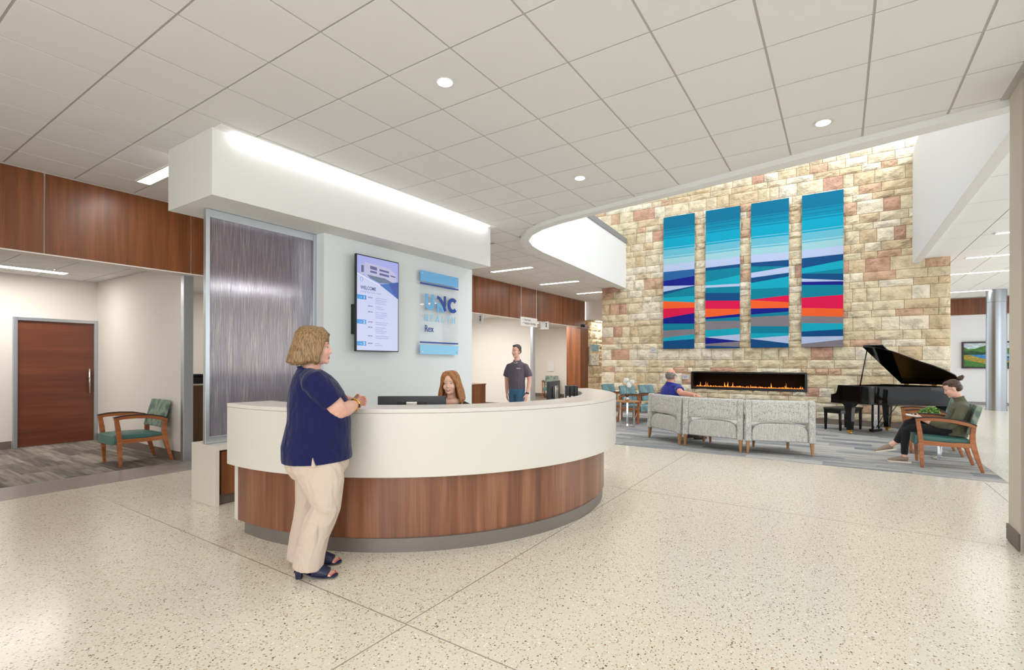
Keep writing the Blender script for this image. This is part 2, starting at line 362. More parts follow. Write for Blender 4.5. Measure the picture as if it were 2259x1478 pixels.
# ---- lay-in ceiling: grid bars and tiles
GX0, GX, GY0, GY = -2.880, 0.6099, 0.813, 0.6022
def inside(p, poly):
    c = False; j = len(poly) - 1
    for i in range(len(poly)):
        if (poly[i][1] > p[1]) != (poly[j][1] > p[1]) and p[0] < (poly[j][0] - poly[i][0]) * (p[1] - poly[i][1]) / (poly[j][1] - poly[i][1]) + poly[i][0]: c = not c
        j = i
    return c
VP = VOUT + [(1.4, 13.69), (1.4, 5.65)]
def clip(poly, a, nrm):
    out = []
    for i in range(len(poly)):
        p, q = Vector(poly[i]), Vector(poly[(i + 1) % len(poly)]); dp = (p - a).dot(nrm); dq = (q - a).dot(nrm)
        if dp >= 0: out.append(tuple(p))
        if dp * dq < 0: out.append(tuple(p + (q - p) * (dp / (dp - dq))))
    return out
bulk_poly = [(-4.883, 2.275), (-4.77, 6.52), (-5.80, 6.52), (-5.80, 2.275)]
tile_me = MB().box(-GX / 2 + .008, GX / 2 - .008, -GY / 2 + .008, GY / 2 - .008, 0, .016).mesh('ceiling_tile', tile_mat)
ntile = 0
for i in range(-7, 9):
    for j in range(-6, 27):
        x0 = GX0 - GX * i - GX; y0 = GY0 + GY * j; x1 = x0 + GX; y1 = y0 + GY
        if x1 < -7.68 or x0 > 1.12 or y0 > 16.2 or y0 < -0.7: continue
        poly = [(max(x0, -7.70) + .010, y0 + .010), (min(x1, 1.13) - .010, y0 + .010), (min(x1, 1.13) - .010, min(y1, 16.5) - .010), (max(x0, -7.70) + .010, min(y1, 16.5) - .010)]
        full = x0 >= -7.70 and x1 <= 1.13 and y1 < 16.5
        ins = [inside(p, VP) for p in poly]
        if all(ins): continue
        if sum(inside(p, bulk_poly) for p in poly) == 4: continue
        hidden = (x1 < -5.1 and 3.0 < y0 < 7.3 and x0 > -7.7) or (x1 < 0.2 and y0 < -0.7)
        if hidden: continue
        if any(ins):
            c = Vector((sum(p[0] for p in poly) / 4, sum(p[1] for p in poly) / 4)); best = None
            for k in range(len(VOUT) - 1):
                a, b_ = Vector(VOUT[k]), Vector(VOUT[k + 1]); t = max(0, min(1, (c - a).dot(b_ - a) / (b_ - a).length_squared)); q = a + (b_ - a) * t; d = (c - q).length
                if best is None or d < best[0]: best = (d, q, (b_ - a).normalized())
            nrm = Vector((-best[2].y, best[2].x))
            if nrm.dot(Vector((-1.5, 10)) - best[1]) > 0: nrm = -nrm
            poly = clip(poly, best[1], nrm); full = False
            if len(poly) < 3: continue
        ntile += 1
        if full:
            o = bpy.data.objects.new('ceiling_tile', tile_me); C.objects.link(o); o.location = ((x0 + x1) / 2, (y0 + y1) / 2, CE); o.parent = ceil
        else:
            MB().prism(poly, CE, CE + .016).build('ceiling_tile', tile_mat, ceil)
def grid_segments(const, lo, hi, axis):
    """stretches of a grid line outside the opening"""
    segs = []; cur = None; k = lo
    while k <= hi:
        p = (const, k) if axis == 'y' else (k, const)
        ok = not inside(p, VP) and not inside(p, bulk_poly)
        if ok and cur is None: cur = k
        if not ok and cur is not None: segs.append((cur, k)); cur = None
        k += 0.03
    if cur is not None: segs.append((cur, hi))
    return segs
for i in range(-7, 9):
    x = GX0 - GX * i
    if -7.7 < x < 1.13:
        for a, b_ in grid_segments(x, -0.8, 16.5, 'y'):
            MB().box(x - .012, x + .012, a, b_, CE + .005, CE + .03).build('grid_bar', grid_mat, ceil)
for j in range(-3, 27):
    y = GY0 + GY * j
    if y < 16.5:
        for a, b_ in grid_segments(y, -7.7, 1.13, 'x'):
            MB().box(a, b_, y - .012, y + .012, CE + .006, CE + .03).build('grid_bar', grid_mat, ceil)
MB().box(1.10, 1.15, -0.8, 5.66, CE - .004, CE + .03).build('wall_angle', grid_mat, ceil)

# ---- walls
def wall(name, x0, x1, y0, y1, z0, z1, m, bev=0): return struct(MB().box(x0, x1, y0, y1, z0, z1).build(name, m))
wall('wall_left', -11.4, -11.25, -3, 18.2, 0, 3.0, cream_paint)
wall('wall_alcove', -11.25, -7.93, 3.28, 3.40, 0, 2.87, cream_paint)
wall('wall_alcove', -11.25, -7.93, 12.93, 13.07, 0, 2.87, cream_paint)
wall('wall_alcove', -11.25, -7.80, 17.9, 18.05, 0, 2.87, cream_paint)
ca_ = struct(MB().box(-11.25, -7.9, -3, 18.2, 2.87, 2.95).build('ceiling_alcove', grid_mat))
for i in range(5):
    for j in range(7):
        y1_ = min(3.28, -.60 + .61 * (j + 1)); MB().box(-11.24 + .66 * i + .008, -11.24 + .66 * (i + 1) - .008, -.60 + .61 * j + .008, y1_ - .008, 2.860, 2.872).build('ceiling_tile', tile_mat, ca_)
MB().box(-11.25, -7.9, 3.41, 18.1, 2.862, 2.872).build('ceiling_lining', tile_mat, ca_)
for y0, y1 in ((3.275, 3.405), (12.925, 13.075)):
    struct(MB().box(-7.93, -7.84, y0, y1, 0, 2.68).build('trim_3', metal_trim, bevel=.004))
wall('wall_core', -5.75, -5.20, 3.70, 6.58, 0, 3.0, pale_green_paint)
blk = MB(); blk.prism(bulk_poly, 3.0, CE); struct(blk.build('wall_bulkhead', white_paint, bevel=.004))
wall('wall_hall', -7.75, -5.9, 16.5, 16.65, 2.98, CE + .05, cream_paint)
struct(MB().box(-7.75, -5.6, 16.65, 23, 2.98, 3.05).build('ceiling_hall', tile_mat))
wall('wall_hall', -7.9, -5.6, 22.9, 23, 0, 3, cream_paint)
# wall on the right with its black window frame and the glazing towards the entrance
wall('wall_right', 1.15, 1.55, 5.30, 5.62, 0, CE + .05, greige_paint)
struct(MB().box(1.138, 1.15, 5.30, 5.63, 0.008, 0.135).box(1.138, 1.56, 5.62, 5.632, 0.008, 0.135).build('baseboard_right', dark_rubber, bevel=.002))
win = MB().box(1.17, 1.27, 5.18, 5.30, 0, CE)
for y in (3.4, 1.6, -0.2, -2.0): win.box(1.19, 1.25, y - .03, y + .03, 0, CE)
win.box(1.19, 1.25, -3, 5.2, 0, .08).box(1.19, 1.25, -3, 5.2, CE - .1, CE)
w1 = struct(win.build('window_1', black_metal))
for a, b_ in ((3.43, 5.18), (1.63, 3.37), (-0.17, 1.57), (-1.97, -.23)):
    MB().box(1.215, 1.225, a, b_, .08, CE - .1).build('pane', clear, w1)
wall('wall_light_block', -11.4, -4.2, -3.2, -3.05, 0, CE, cream_paint)  # unseen wall added to keep sky light off the left side
# baseboards
struct(MB().box(-11.25, -11.237, -3, 2.17, 0.007, .13).box(-11.25, -11.237, 3.25, 3.28, .007, .13).build('baseboard_left', dark_rubber))
struct(MB().box(-11.25, -7.93, 3.267, 3.28, 0.007, .13).build('baseboard_alcove', dark_rubber))
struct(MB().box(-11.25, -7.93, 12.917, 12.93, 0.007, .13).build('baseboard_alcove', dark_rubber))
struct(MB().box(-11.25, -7.8, 17.887, 17.9, 0.007, .13).build('baseboard_alcove', dark_rubber))
# timber fascia over the alcoves: backing plus one panel per leaf
fas = struct(MB().box(-7.90, -7.722, -3, 16.33, 2.69, CE + .02).box(-7.90, -7.705, -3, 16.33, 2.675, 2.69).build('trim_4', cream_paint))
jo = [-1.5, 0.2, 1.757, 3.313, 4.95, 6.6, 8.25, 9.87, 11.42, 12.0, 12.98, 14.58, 15.42, 16.33]
for a, b_ in zip(jo[:-1], jo[1:]):
    MB().box(-7.722, -7.70, a + .008, b_ - .008, 2.69, CE - .012).build('wood_panel', fascia_wood, fas, bevel=.002)
wc = struct(MB().box(-8.25, -7.70, 15.95, 16.60, 0, 2.80).build('trim_5', fascia_wood, bevel=.003))
MB().box(-7.705, -7.69, 15.94, 16.61, 2.665, 2.675).build('reveal', metal_trim, wc)

# ---- alcove door
d1 = struct(MB().box(-11.25, -11.19, 2.18, 2.232, 0, 2.16).box(-11.25, -11.19, 3.225, 3.277, 0, 2.16).box(-11.25, -11.19, 2.2325, 3.2245, 2.105, 2.16).build('door_1', metal_trim, bevel=.004))
MB().box(-11.262, -11.235, 2.232, 3.225, 0.012, 2.105).build('door_leaf', door_wood, d1, bevel=.002)
h = MB().tube([(-11.18, 3.155, .86), (-11.18, 3.155, 1.30)], .014, 12)
h.tube([(-11.235, 3.155, .98), (-11.18, 3.155, .98)], .009, 8).tube([(-11.235, 3.155, 1.18), (-11.18, 3.155, 1.18)], .009, 8)
h.build('door_handle', mat('satin_steel', (215, 214, 208), .25, 1.0), d1, smooth=True)

# ---- stone wall
SY = 13.70
stone_cols = [(224, 208, 178), (216, 198, 166), (232, 220, 196), (210, 188, 154), (206, 172, 144), (220, 205, 176), (228, 217, 196), (198, 158, 136)]
stone_mats = []
for k, c in enumerate(stone_cols):
    m = mat('split_sandstone', c, 0.9, spec=0.15); nt, N, L, b = nodes(m)
    mp = mapping(nt, (1, 1, 1)); nz = N.new('ShaderNodeTexNoise'); nz.inputs['Scale'].default_value = 5.5; nz.inputs['Detail'].default_value = 6; L.new(mp.outputs[0], nz.inputs['Vector'])
    cc = lambda f: tuple(max(0, min(255, v * f)) for v in c)
    rp = ramp(nt, [(0.3, cc(.86)), (0.5, c), (0.72, cc(1.07))]); L.new(nz.outputs['Fac'], rp.inputs[0]); L.new(rp.outputs[0], b.inputs['Base Color'])
    n2 = N.new('ShaderNodeTexNoise'); n2.inputs['Scale'].default_value = 11; n2.inputs['Detail'].default_value = 5; n2.inputs['Roughness'].default_value = .6; L.new(mp.outputs[0], n2.inputs['Vector'])
    bp = N.new('ShaderNodeBump'); bp.inputs['Strength'].default_value = 1.0; bp.inputs['Distance'].default_value = 0.05; L.new(n2.outputs['Fac'], bp.inputs['Height']); L.new(bp.outputs[0], b.inputs['Normal'])
    stone_mats.append(m)
mortar = mat('tan_mortar', (176, 142, 100), 0.95, spec=0.1)
FX0, FX1, FZ0, FZ1 = -3.30, -0.687, 0.762, 1.175
bk = MB()
bk.box(-5.90, FX0, SY, SY + .35, 0, 8.6).box(FX1, 1.91, SY, SY + .35, 0, 3.75).box(FX1, 1.95, SY, SY + .35, 3.75, 8.6).box(FX0, FX1, SY, SY + .35, 0, FZ0).box(FX0, FX1, SY, SY + .35, FZ1, 8.6).box(-7.6, -5.90, SY, SY + .35, 4.86, 8.6)
wb = struct(bk.build('wall_back', mortar))
def stone_mesh(mb, P, u0, u1, v0, v1, r, mi):
    """rough split face; P(u, v, depth) gives the 3-D point, depth outwards"""
    nu, nv = 5, 4; g = 0.004; pk = r.uniform(.25, .75); pv = r.uniform(.3, .8); amp = r.uniform(.018, .04)
    vs = []
    for j in range(nv + 1):
        for i in range(nu + 1):
            u = u0 + g + (u1 - u0 - 2 * g) * i / nu; v = v0 + g + (v1 - v0 - 2 * g) * j / nv
            edge_ = i in (0, nu) or j in (0, nv)
            h_ = .010 + r.uniform(0, .006) if edge_ else .022 + amp * max(0, 1 - abs(i / nu - pk) * 1.4 - abs(j / nv - pv) * .9) + r.uniform(-.008, .012)
            if not edge_: u += r.uniform(-.2, .2) * (u1 - u0) / nu; v += r.uniform(-.2, .2) * (v1 - v0) / nv
            vs.append(P(u, v, h_))
    fs = []
    for j in range(nv):
        for i in range(nu):
            a = j * (nu + 1) + i; fs.append((a, a + 1, a + nu + 2, a + nu + 1))
    ring = [i for i in range(nu + 1)] + [j * (nu + 1) + nu for j in range(1, nv + 1)] + [nv * (nu + 1) + i for i in range(nu - 1, -1, -1)] + [j * (nu + 1) for j in range(nv - 1, 0, -1)]
    o = len(vs)
    for q in ring:
        u = u0 + g + (u1 - u0 - 2 * g) * (q % (nu + 1)) / nu; v = v0 + g + (v1 - v0 - 2 * g) * (q // (nu + 1)) / nv
        vs.append(P(u, v, -.02))
    for k in range(len(ring)):
        k2 = (k + 1) % len(ring); fs.append((ring[k], o + k, o + k2, ring[k2]))
    mb.add(vs, fs, mi)
rs = random.Random(11)
stones = []
z = 0.13; row = 0
hs = [0.145, 0.20, 0.30]
seq = [0.165, 0.20, 0.145, 0.21, 0.30, 0.155, 0.205]
while z < 7.2:
    hgt = seq[row] if row < len(seq) else [0.30, 0.155, 0.205][(row - len(seq)) % 3]
    xl = -5.91 if z + hgt < 4.6 else -7.0
    xr = 1.92
    x = xl
    while x < xr - .02:
        w_ = rs.uniform(.24, .62) if hgt < .25 else rs.choice([rs.uniform(.2, .32), rs.uniform(.36, .68)])
        x2 = x + w_
        if xr - x2 < .16: x2 = xr
        stones.append([x, x2, z, z + hgt]); x = x2
    z += hgt; row += 1
cut = []
for s_ in stones:
    x, x2, z0, z1 = s_
    if x2 > FX0 and x < FX1 and z1 > FZ0 and z0 < FZ1:
        if x < FX0 - .05: cut.append([x, FX0, z0, z1])
        if x2 > FX1 + .05: cut.append([FX1, x2, z0, z1])
        a, b_ = max(x, FX0), min(x2, FX1)
        if FZ0 - z0 > .03: cut.append([a, b_, z0, FZ0])
        if z1 - FZ1 > .03: cut.append([a, b_, FZ1, z1])
    else: cut.append(s_)
def hid(s_):
    x, x2, z0, z1 = s_; c = (x + x2) / 2
    if z0 > 6.5: return True
    if z1 < 4.5 and False: return True
    return z0 > 6.3 and c < -5.3
vis = [s_ for s_ in cut if not hid(s_)]
def size_key(s_):
    x, x2, z0, z1 = s_; d = -math.sin(YAW) * (x + x2) / 2 + math.cos(YAW) * SY; behind = 1.0
    for bx in (-4.05, -2.95, -1.87, -.77):
        if x > bx and x2 < bx + .82 and 1.8 < z0 < 5.4: behind = 0.0
    if z1 > 3.64 and x2 < -5.2 and z0 < 4.8: behind = 0.0
    if z0 > 4.9 and x2 < -4.6: behind *= .2
    return -behind * (x2 - x) * (z1 - z0) / d ** 2
vis.sort(key=size_key)
PB = lambda u, v, d: (u, SY - d, v)
wts = [5, 5, 4, 4, 2.0, 4, 3, 1.3]
for s_ in vis[:296]:
    mb = MB(); mi = rs.choices(range(8), wts)[0]; stone_mesh(mb, PB, *s_, rs, 0); mb.build('stone', stone_mats[mi], wb)
mb = MB()
for s_ in vis[296:]: stone_mesh(mb, PB, *s_, rs, rs.choices(range(8), wts)[0])
o = mb.build('stone_courses', stone_mats, wb); o['kind'] = 'stuff'
struct(MB().box(-5.9, 1.92, SY - .03, SY, 0.007, 0.13).build('baseboard_back', dark_rubber))
# stone wall along the hallway behind
wh = struct(MB().box(-7.95, -7.75, 16.6, 22.9, 0, 2.98).build('wall_hall_stone', mortar))
PH = lambda u, v, d: (-7.75 + d, u, v)
z = 0.0; hrow = 0; hallstones = []
while z < 2.95:
    hg = [.2, .15, .3][hrow % 3]; y = 16.62
    while y < 18.9:
        y2 = y + rs.uniform(.28, .6); hallstones.append((y, y2, z, min(z + hg, 2.98))); y = y2
    z += hg; hrow += 1
for s_ in hallstones:
    mb = MB(); stone_mesh(mb, PH, *s_, rs, 0); mb.build('stone', stone_mats[rs.choice([0, 1, 3, 5])], wh)
# end of the right-hand jamb of the hall
wall('wall_hall', -5.9, -5.6, 14.05, 22.9, 0, 2.98, cream_paint)

# ---- white upper wall on the right of the atrium, corridor ceiling beyond
wr = MB().box(1.29, 1.42, 5.65, 13.68, 3.583, 6.0); struct(wr.build('wall_upper', white_paint, bevel=.003))
rc = struct(MB().box(1.42, 7.5, 5.0, 23.3, 3.70, 3.9).build('ceiling_corridor', grid_mat))
tm2 = MB().box(-.297, .297, -.595, .595, 0, .02).mesh('ceiling_tile', mat('corridor_tile', (236, 238, 240), .85, spec=.2))
for i in range(8):
    for j in range(14):
        o = bpy.data.objects.new('ceiling_tile', tm2); C.objects.link(o); o.parent = rc; o.location = (1.73 + .61 * i, 6.3 + 1.21 * j, 3.682)
far = wall('wall_far', 1.5, 9, 23.2, 23.4, 0, 3.7, mat('far_wall_white', (240, 242, 246), .6, spec=.3))
struct(MB().box(1.5, 9, 23.185, 23.2, 0, .1).build('baseboard_far', mat('grey_base', (150, 150, 156), .5)))
fw = struct(MB().box(1.5, 9, 23.14, 23.2, 3.12, 3.70).build('trim_6', cream_paint))
for k in range(6): MB().box(1.6 + 1.22 * k, 2.81 + 1.22 * k, 23.12, 23.14, 3.12, 3.69).build('wood_panel', fascia_wood, fw)
stl = mat('stainless_cladding', (165, 170, 175), .3, 1.0)
col = tag(MB().lathe([(.235, 0), (.235, 3.30)], 40, 3.97, 20.78).build('column_shaft', stl, None, smooth=True, auto=40), None)
col.name = 'column'; struct(col); MB().lathe([(.237, 3.305), (.237, 3.68)], 40, 3.97, 20.78).build('upper_cladding', stl, col, smooth=True, auto=40)
MB().lathe([(.248, 0.0), (.248, .05)], 40, 3.97, 20.78).build('base_ring', stl, col, smooth=True, auto=40)
# ================================================================== LIGHT FITTINGS
warm = (1.0, 0.95, 0.88)
lens_strong = mat('troffer_lens', (255, 255, 255), .5, emit=(255, 252, 247), es=26.0)
frame_white = mat('fitting_white', (240, 240, 238), .5)
def troffer(x0, x1, y, z, label, w=.13, axis='x', group=None):
    L2 = (x1 - x0) / 2
    t = thing('ceiling_light', label, 'light', ((x0 + x1) / 2, y, z) if axis == 'x' else (y, (x0 + x1) / 2, z), 0 if axis == 'x' else R(90), group)
    MB().box(-L2, L2, -w / 2 - .02, -w / 2, -.012, .012).box(-L2, L2, w / 2, w / 2 + .02, -.012, .012).box(-L2 - .02, -L2, -w / 2 - .02, w / 2 + .02, -.012, .012).box(L2, L2 + .02, -w / 2 - .02, w / 2 + .02, -.012, .012).build('frame', frame_white, t)
    MB().box(-L2, L2, -w / 2, w / 2, -.006, .01).build('lens', lens_strong, t)
    return t
troffer(-7.10, -5.88, 2.52, CE - .003, 'slim ceiling light beside the bulkhead above the wood fascia on the left', group='corridor troffers')
troffer(-7.05, -5.92, 9.70, CE - .003, 'slim ceiling light nearest the right end of the white bulkhead', group='corridor troffers')
troffer(-7.05, -5.88, 12.04, CE - .003, 'slim ceiling light, middle one above the far wood fascia', group='corridor troffers')
troffer(-7.02, -5.95, 14.30, CE - .003, 'slim ceiling light partly behind the left edge of the stone wall', group='corridor troffers')
for k, y in enumerate((11.65, 14.04, 16.45)):
    troffer(2.22, 3.44, y, 3.675, ('nearest', 'middle', 'farthest long')[k] + ' bright slim light in the white corridor ceiling right of the stone wall', w=.10, group='right corridor troffers')
troffer(2.6, 3.8, 20.6, 3.675, 'small slim light in the corridor ceiling beside the steel column', w=.10, group='right corridor troffers')
troffer(0.2, 2.62, -10.36, 2.848, 'long wall-washing light in the alcove ceiling above the brown door', w=.22, axis='y')
troffer(9.4, 11.6, -9.4, 2.848, 'unseen widened light in the ceiling of the alcove behind the far fascia', w=.42, axis='y')  # unseen panel, enlarged to brighten the alcove walls
troffer(14.2, 15.4, -9.3, 2.848, 'unseen widened light in the ceiling of the last alcove by the far chair', w=.42, axis='y')  # out of view, made wide to lift the last alcove
for y_ in (4.4, 6.8): troffer(y_, y_ + 1.2, -9.6, 2.862, ('nearer' if y_ < 5 else 'farther') + ' added unseen light in the alcove ceiling behind the rain glass', w=.2, axis='y', group='added lights behind the rain glass')  # added, unseen: brightens the bay seen through the glass
troffer(13.8, 16.2, -8.5, 2.848, 'added light in the last alcove ceiling, out of view behind the fascia', w=.3, axis='y')  # extra light hidden by the fascia, added to brighten the end bay
troffer(9.6, 11.8, -8.5, 2.848, 'added light in the alcove ceiling, out of view behind the far fascia', w=.09, axis='y')  # extra light hidden by the fascia, added to brighten this bay
troffer(17.0, 20.0, -7.55, 2.975, 'wall-washing strip light above the hallway stone wall', w=.14, axis='y')
troffer(-6.9, -6.4, 17.6, 2.975, 'short light in the low hallway ceiling past the wood column')
for i, (x, y, lb) in enumerate(((-2.579, 2.915, 'round recessed downlight nearest the camera above the desk'), (-2.583, 5.324, 'round recessed downlight above the far half of the desk'), (-.136, 5.308, 'round recessed downlight near the edge of the ceiling opening'))):
    t = thing('downlight', lb, 'light', (x, y, CE), 0, 'round downlights')
    MB().tube([(0, 0, -.004), (0, 0, .006)], [.082, .075], 32).build('trim_ring', mat('downlight_trim', (226, 224, 220), .3, .3) if 'downlight_trim' not in MATS else MATS['downlight_trim'], t, smooth=True, auto=40)
    MB().tube([(0, 0, -.008), (0, 0, .0)], [.056, .06], 28).build('lens', lamp_lens_soft, t, smooth=True, auto=40)
    spot((x, y, CE - .03), 34)
for x, y in ((-5.0, .3), (-2.58, .5), (-.14, 2.9), (-.14, .5), (-5.6, 7.6), (-4.9, .9)): spot((x, y, CE - .03), 13)  # unseen spots, no fittings built for these
# cove strip washing the bulkhead face
cv = thing('cove_light', 'bright linear wall-washer along the top of the white bulkhead', 'light', (0, 0, 0))
d_ = Vector((-4.77 + 4.883, 6.52 - 2.275, 0)); u_ = d_.normalized(); n_ = Vector((u_.y, -u_.x, 0)); p0_ = Vector((-4.883, 2.275, 0))
def cove_pt(a, b_, z): p = p0_ + u_ * a + n_ * b_; return (p.x, p.y, z)
def cove_box(a0, a1, b0, b1, z0, z1):
    vs = [cove_pt(a, b_, z) for z in (z0, z1) for b_ in (b0, b1) for a in (a0, a1)]
    return MB().add(vs, [(0, 2, 3, 1), (4, 5, 7, 6), (0, 1, 5, 4), (2, 6, 7, 3), (0, 4, 6, 2), (1, 3, 7, 5)])
cove_box(.02, 4.25, .001, .125, CE - .006, CE + .002).build('housing', frame_white, cv)
cove_box(.16, 4.13, .02, .065, CE - .016, CE - .005).build('lens', mat('cove_strip', (255, 255, 255), .5, emit=(255, 253, 250), es=7.0), cv)

# ================================================================== RECEPTION DESK
dk = thing('reception_desk', 'large curved reception desk, white counter over walnut base, in the lobby centre', 'desk', (0, 0, 0))
DC = (-4.10, 4.33); A0, A1 = R(-95.7), R(56)
m = MB().sector(DC, 2.145, 2.205, A0, A1, .578, 1.06, 96); m.build('counter_apron', solid_surface, dk, bevel=.006)
MB().sector(DC, 1.83, 2.205, A0, A1, 1.061, 1.092, 96).build('counter_top', solid_surface, dk, bevel=.004)
MB().sector(DC, 1.84, 1.90, A0 + .01, A1 - .01, .10, 1.06, 64).build('inner_panel', solid_surface, dk)
MB().sector(DC, 1.902, 2.143, A0 + .002, A0 + .03, .10, 1.06, 3).build('end_panel', solid_surface, dk)
leaf = 34
nt, N, L, b = nodes(desk_wood)
MB().sector((-4.11, 4.29), 1.99, 2.10, A0 + .01, A1, .105, .60, 96).build('base_panel', desk_wood, dk, smooth=True, auto=30)
MB().sector((-4.03, 4.24), 1.90, 2.03, A0 + .025, A1, 0.0, .105, 96).build('toe_kick', kick_metal, dk, smooth=True, auto=30)
MB().sector(DC, 1.22, 1.838, A0 + .02, A1 - .02, .71, .74, 64).build('work_surface', mat('work_laminate', (206, 200, 190), .4), dk)
# quartz ledge below the glass
lg = thing('display_ledge', 'low quartz-wrapped ledge with a walnut front beneath the rain glass screen', 'cabinet', (0, 0, 0))
MB().box(-5.63, -5.143, 2.43, 2.475, 0, .6).box(-5.63, -5.143, 2.475, 3.695, .555, .6).build('quartz_shell', quartz, lg, bevel=.003)
MB().box(-5.62, -5.165, 2.505, 3.69, .10, .535).build('front_panel', fascia_wood, lg, bevel=.003)
MB().box(-5.61, -5.19, 2.475, 3.69, 0, .10).box(-5.6, -5.2, 2.476, 3.69, .1, .554).build('plinth', mat('dark_plinth', (96, 84, 74), .5), lg)
# rain glass screen
gs = thing('glass_screen', 'tall textured rain-glass screen in a silver frame beside the display wall', 'screen', (0, 0, 0))
silver = mat('silver_frame', (205, 212, 218), .28, .75)
fr = MB().box(-5.40, -5.345, 2.435, 2.475, .602, 2.996); fr.build('stile', silver, gs, bevel=.003)
MB().box(-5.40, -5.345, 3.66, 3.695, .602, 2.996).build('stile', silver, gs, bevel=.003)
MB().box(-5.395, -5.35, 2.476, 3.659, .602, .672).build('bottom_rail', silver, gs, bevel=.002)
MB().box(-5.395, -5.35, 2.476, 3.659, 2.915, 2.996).build('top_rail', silver, gs, bevel=.002)
rg = mat('rain_glass', (236, 235, 243), .33, trans=.80, ior=1.1, spec=.5); nt, N, L, b = nodes(rg)
mp = mapping(nt, (1, 62, 2.6)); nz = N.new('ShaderNodeTexNoise'); nz.inputs['Scale'].default_value = 1.6; nz.inputs['Detail'].default_value = 3; L.new(mp.outputs[0], nz.inputs['Vector'])
bp = N.new('ShaderNodeBump'); bp.inputs['Strength'].default_value = 1.0; bp.inputs['Distance'].default_value = .02; L.new(nz.outputs['Fac'], bp.inputs['Height']); L.new(bp.outputs[0], b.inputs['Normal'])
rp = ramp(nt, [(.3, (196, 193, 212)), (.58, (222, 221, 234)), (.66, (255, 255, 255))]); L.new(nz.outputs['Fac'], rp.inputs[0]); L.new(rp.outputs[0], b.inputs['Base Color'])
MB().box(-5.378, -5.368, 2.476, 3.659, .673, 2.914).build('glass_pane', rg, gs)

# ================================================================== DIRECTORY DISPLAY
tv = thing('directory_display', 'tall wall-mounted directory screen reading WELCOME', 'display', (-5.08, 4.08, 1.575))
TW, TH = .722, 1.235
MB().box(-.035, .0, 0, TW, 0, TH).build('casing', black_metal, tv, bevel=.003)
MB().box(-.12, -.036, -.004 + .02, .07, .22, .60).box(-.115, -.036, .07, .6, .3, .5).build('wall_bracket', black_metal, tv, bevel=.003)
def emis(name, rgb, s=1.0):
    m_ = bpy.data.materials.new(name); m_.use_nodes = True; b_ = m_.node_tree.nodes['Principled BSDF']
    b_.inputs['Base Color'].default_value = (.01, .01, .012, 1); b_.inputs['Roughness'].default_value = .25
    b_.inputs['Emission Color'].default_value = (*lin(rgb), 1); b_.inputs['Emission Strength'].default_value = s * .72; return m_
E_bg = emis('screen_lavender', (206, 212, 244)); E_navy = emis('screen_navy', (44, 60, 130)); E_grey = emis('screen_grey_blue', (132, 150, 205)); E_blue = emis('screen_sky_blue', (40, 148, 220))
E_mid = emis('screen_mid_blue', (62, 112, 188)); E_sky = emis('screen_photo_sky', (170, 178, 238)); E_bld = emis('screen_building', (196, 194, 226)); E_win = emis('screen_windows', (92, 96, 150)); E_tree = emis('screen_trees', (104, 124, 150)); E_wh = emis('screen_white', (245, 247, 255)); E_deep = emis('screen_deep_blue', (52, 84, 168))
sb = .014
def SU(u, v): return (sb + u * (TW - 2 * sb), TH - sb - v * (TH - 2 * sb))
sc = MB().box(.0005, .0015, sb, TW - sb, sb, TH - sb).build('screen', E_bg, tv)
def spoly(uv, m_, lvl, name='picture_area'):
    MB().prism([SU(*p) for p in uv], .0016 + lvl * .0004, .0018 + lvl * .0004, 'x').build(name, m_, sc)
spoly([(0, 0), (1, 0), (1, .36), (.52, .27), (0, .185)], E_sky, 0)
spoly([(.07, .09), (.16, .085), (.16, .19), (.07, .2)], E_bld, 1); spoly([(.09, .10), (.15, .098), (.15, .17), (.09, .175)], E_win, 2)
spoly([(.17, .06), (.80, .085), (.95, .14), (.95, .22), (.55, .235), (.17, .21)], E_bld, 1)
spoly([(.30, .09), (.46, .095), (.46, .13), (.30, .125)], E_win, 2); spoly([(.30, .14), (.46, .143), (.46, .165), (.30, .162)], E_win, 2)
spoly([(.52, .105), (.76, .115), (.76, .135), (.52, .128)], E_win, 2); spoly([(.52, .148), (.76, .155), (.76, .18), (.52, .172)], E_win, 2)
spoly([(.8, .15), (.93, .158), (.93, .17), (.8, .165)], E_win, 2); spoly([(.22, .19), (.66, .2), (.9, .24), (.52, .262), (.3, .225)], E_tree, 2)
spoly([(.52, .275), (.75, .25), (1, .215), (1, .41)], E_mid, 3); spoly([(.75, .25), (1, .215), (1, .41), (.9, .37)], E_deep, 4)
spoly([(0, .19), (.54, .285), (.54, .292), (0, .197)], E_wh, 3)
# map pin
pin = MB(); pts = [(math.cos(a) * .022, math.sin(a) * .022) for a in np.linspace(-.6, math.pi + .6, 14)]
c0 = SU(.10, .245); pin.strip([(c0[0] + x, c0[1] + y) for x, y in pts] + [(c0[0], c0[1] - .042), (c0[0] + pts[0][0], c0[1] + pts[0][1])], .0045, .002, .0024, 'x').build('map_pin', E_blue, sc)
TR = (R(90), 0, R(90))
def stext(s_, u, v, size, m_, w_=0.0, sx=1.0, al='LEFT'):
    y, z_ = SU(u, v); return text('lettering', s_, size, (.0026, y, z_), TR, m_, sc, .0002, al, sx, w_)
stext('WELCOME', .075, .352, .062, E_navy, .0012, .84)
stext('to UNC Rex Cancer Center', .075, .386, .034, E_grey, 0, .86)
for v, nn_ in ((.415, '1'), (.675, '2'), (.905, '3')):
    spoly([(0, v), (.21, v), (.21, v + .046), (0, v + .046)], E_blue, 1)
    MB()
    y, z_ = SU(.145, v + .038); text('lettering', nn_, .052, (.0026, y, z_), TR, E_wh, sc, .0002, weight=.0012)
    stext('LEVEL', .055, v + .032, .018, E_bg)
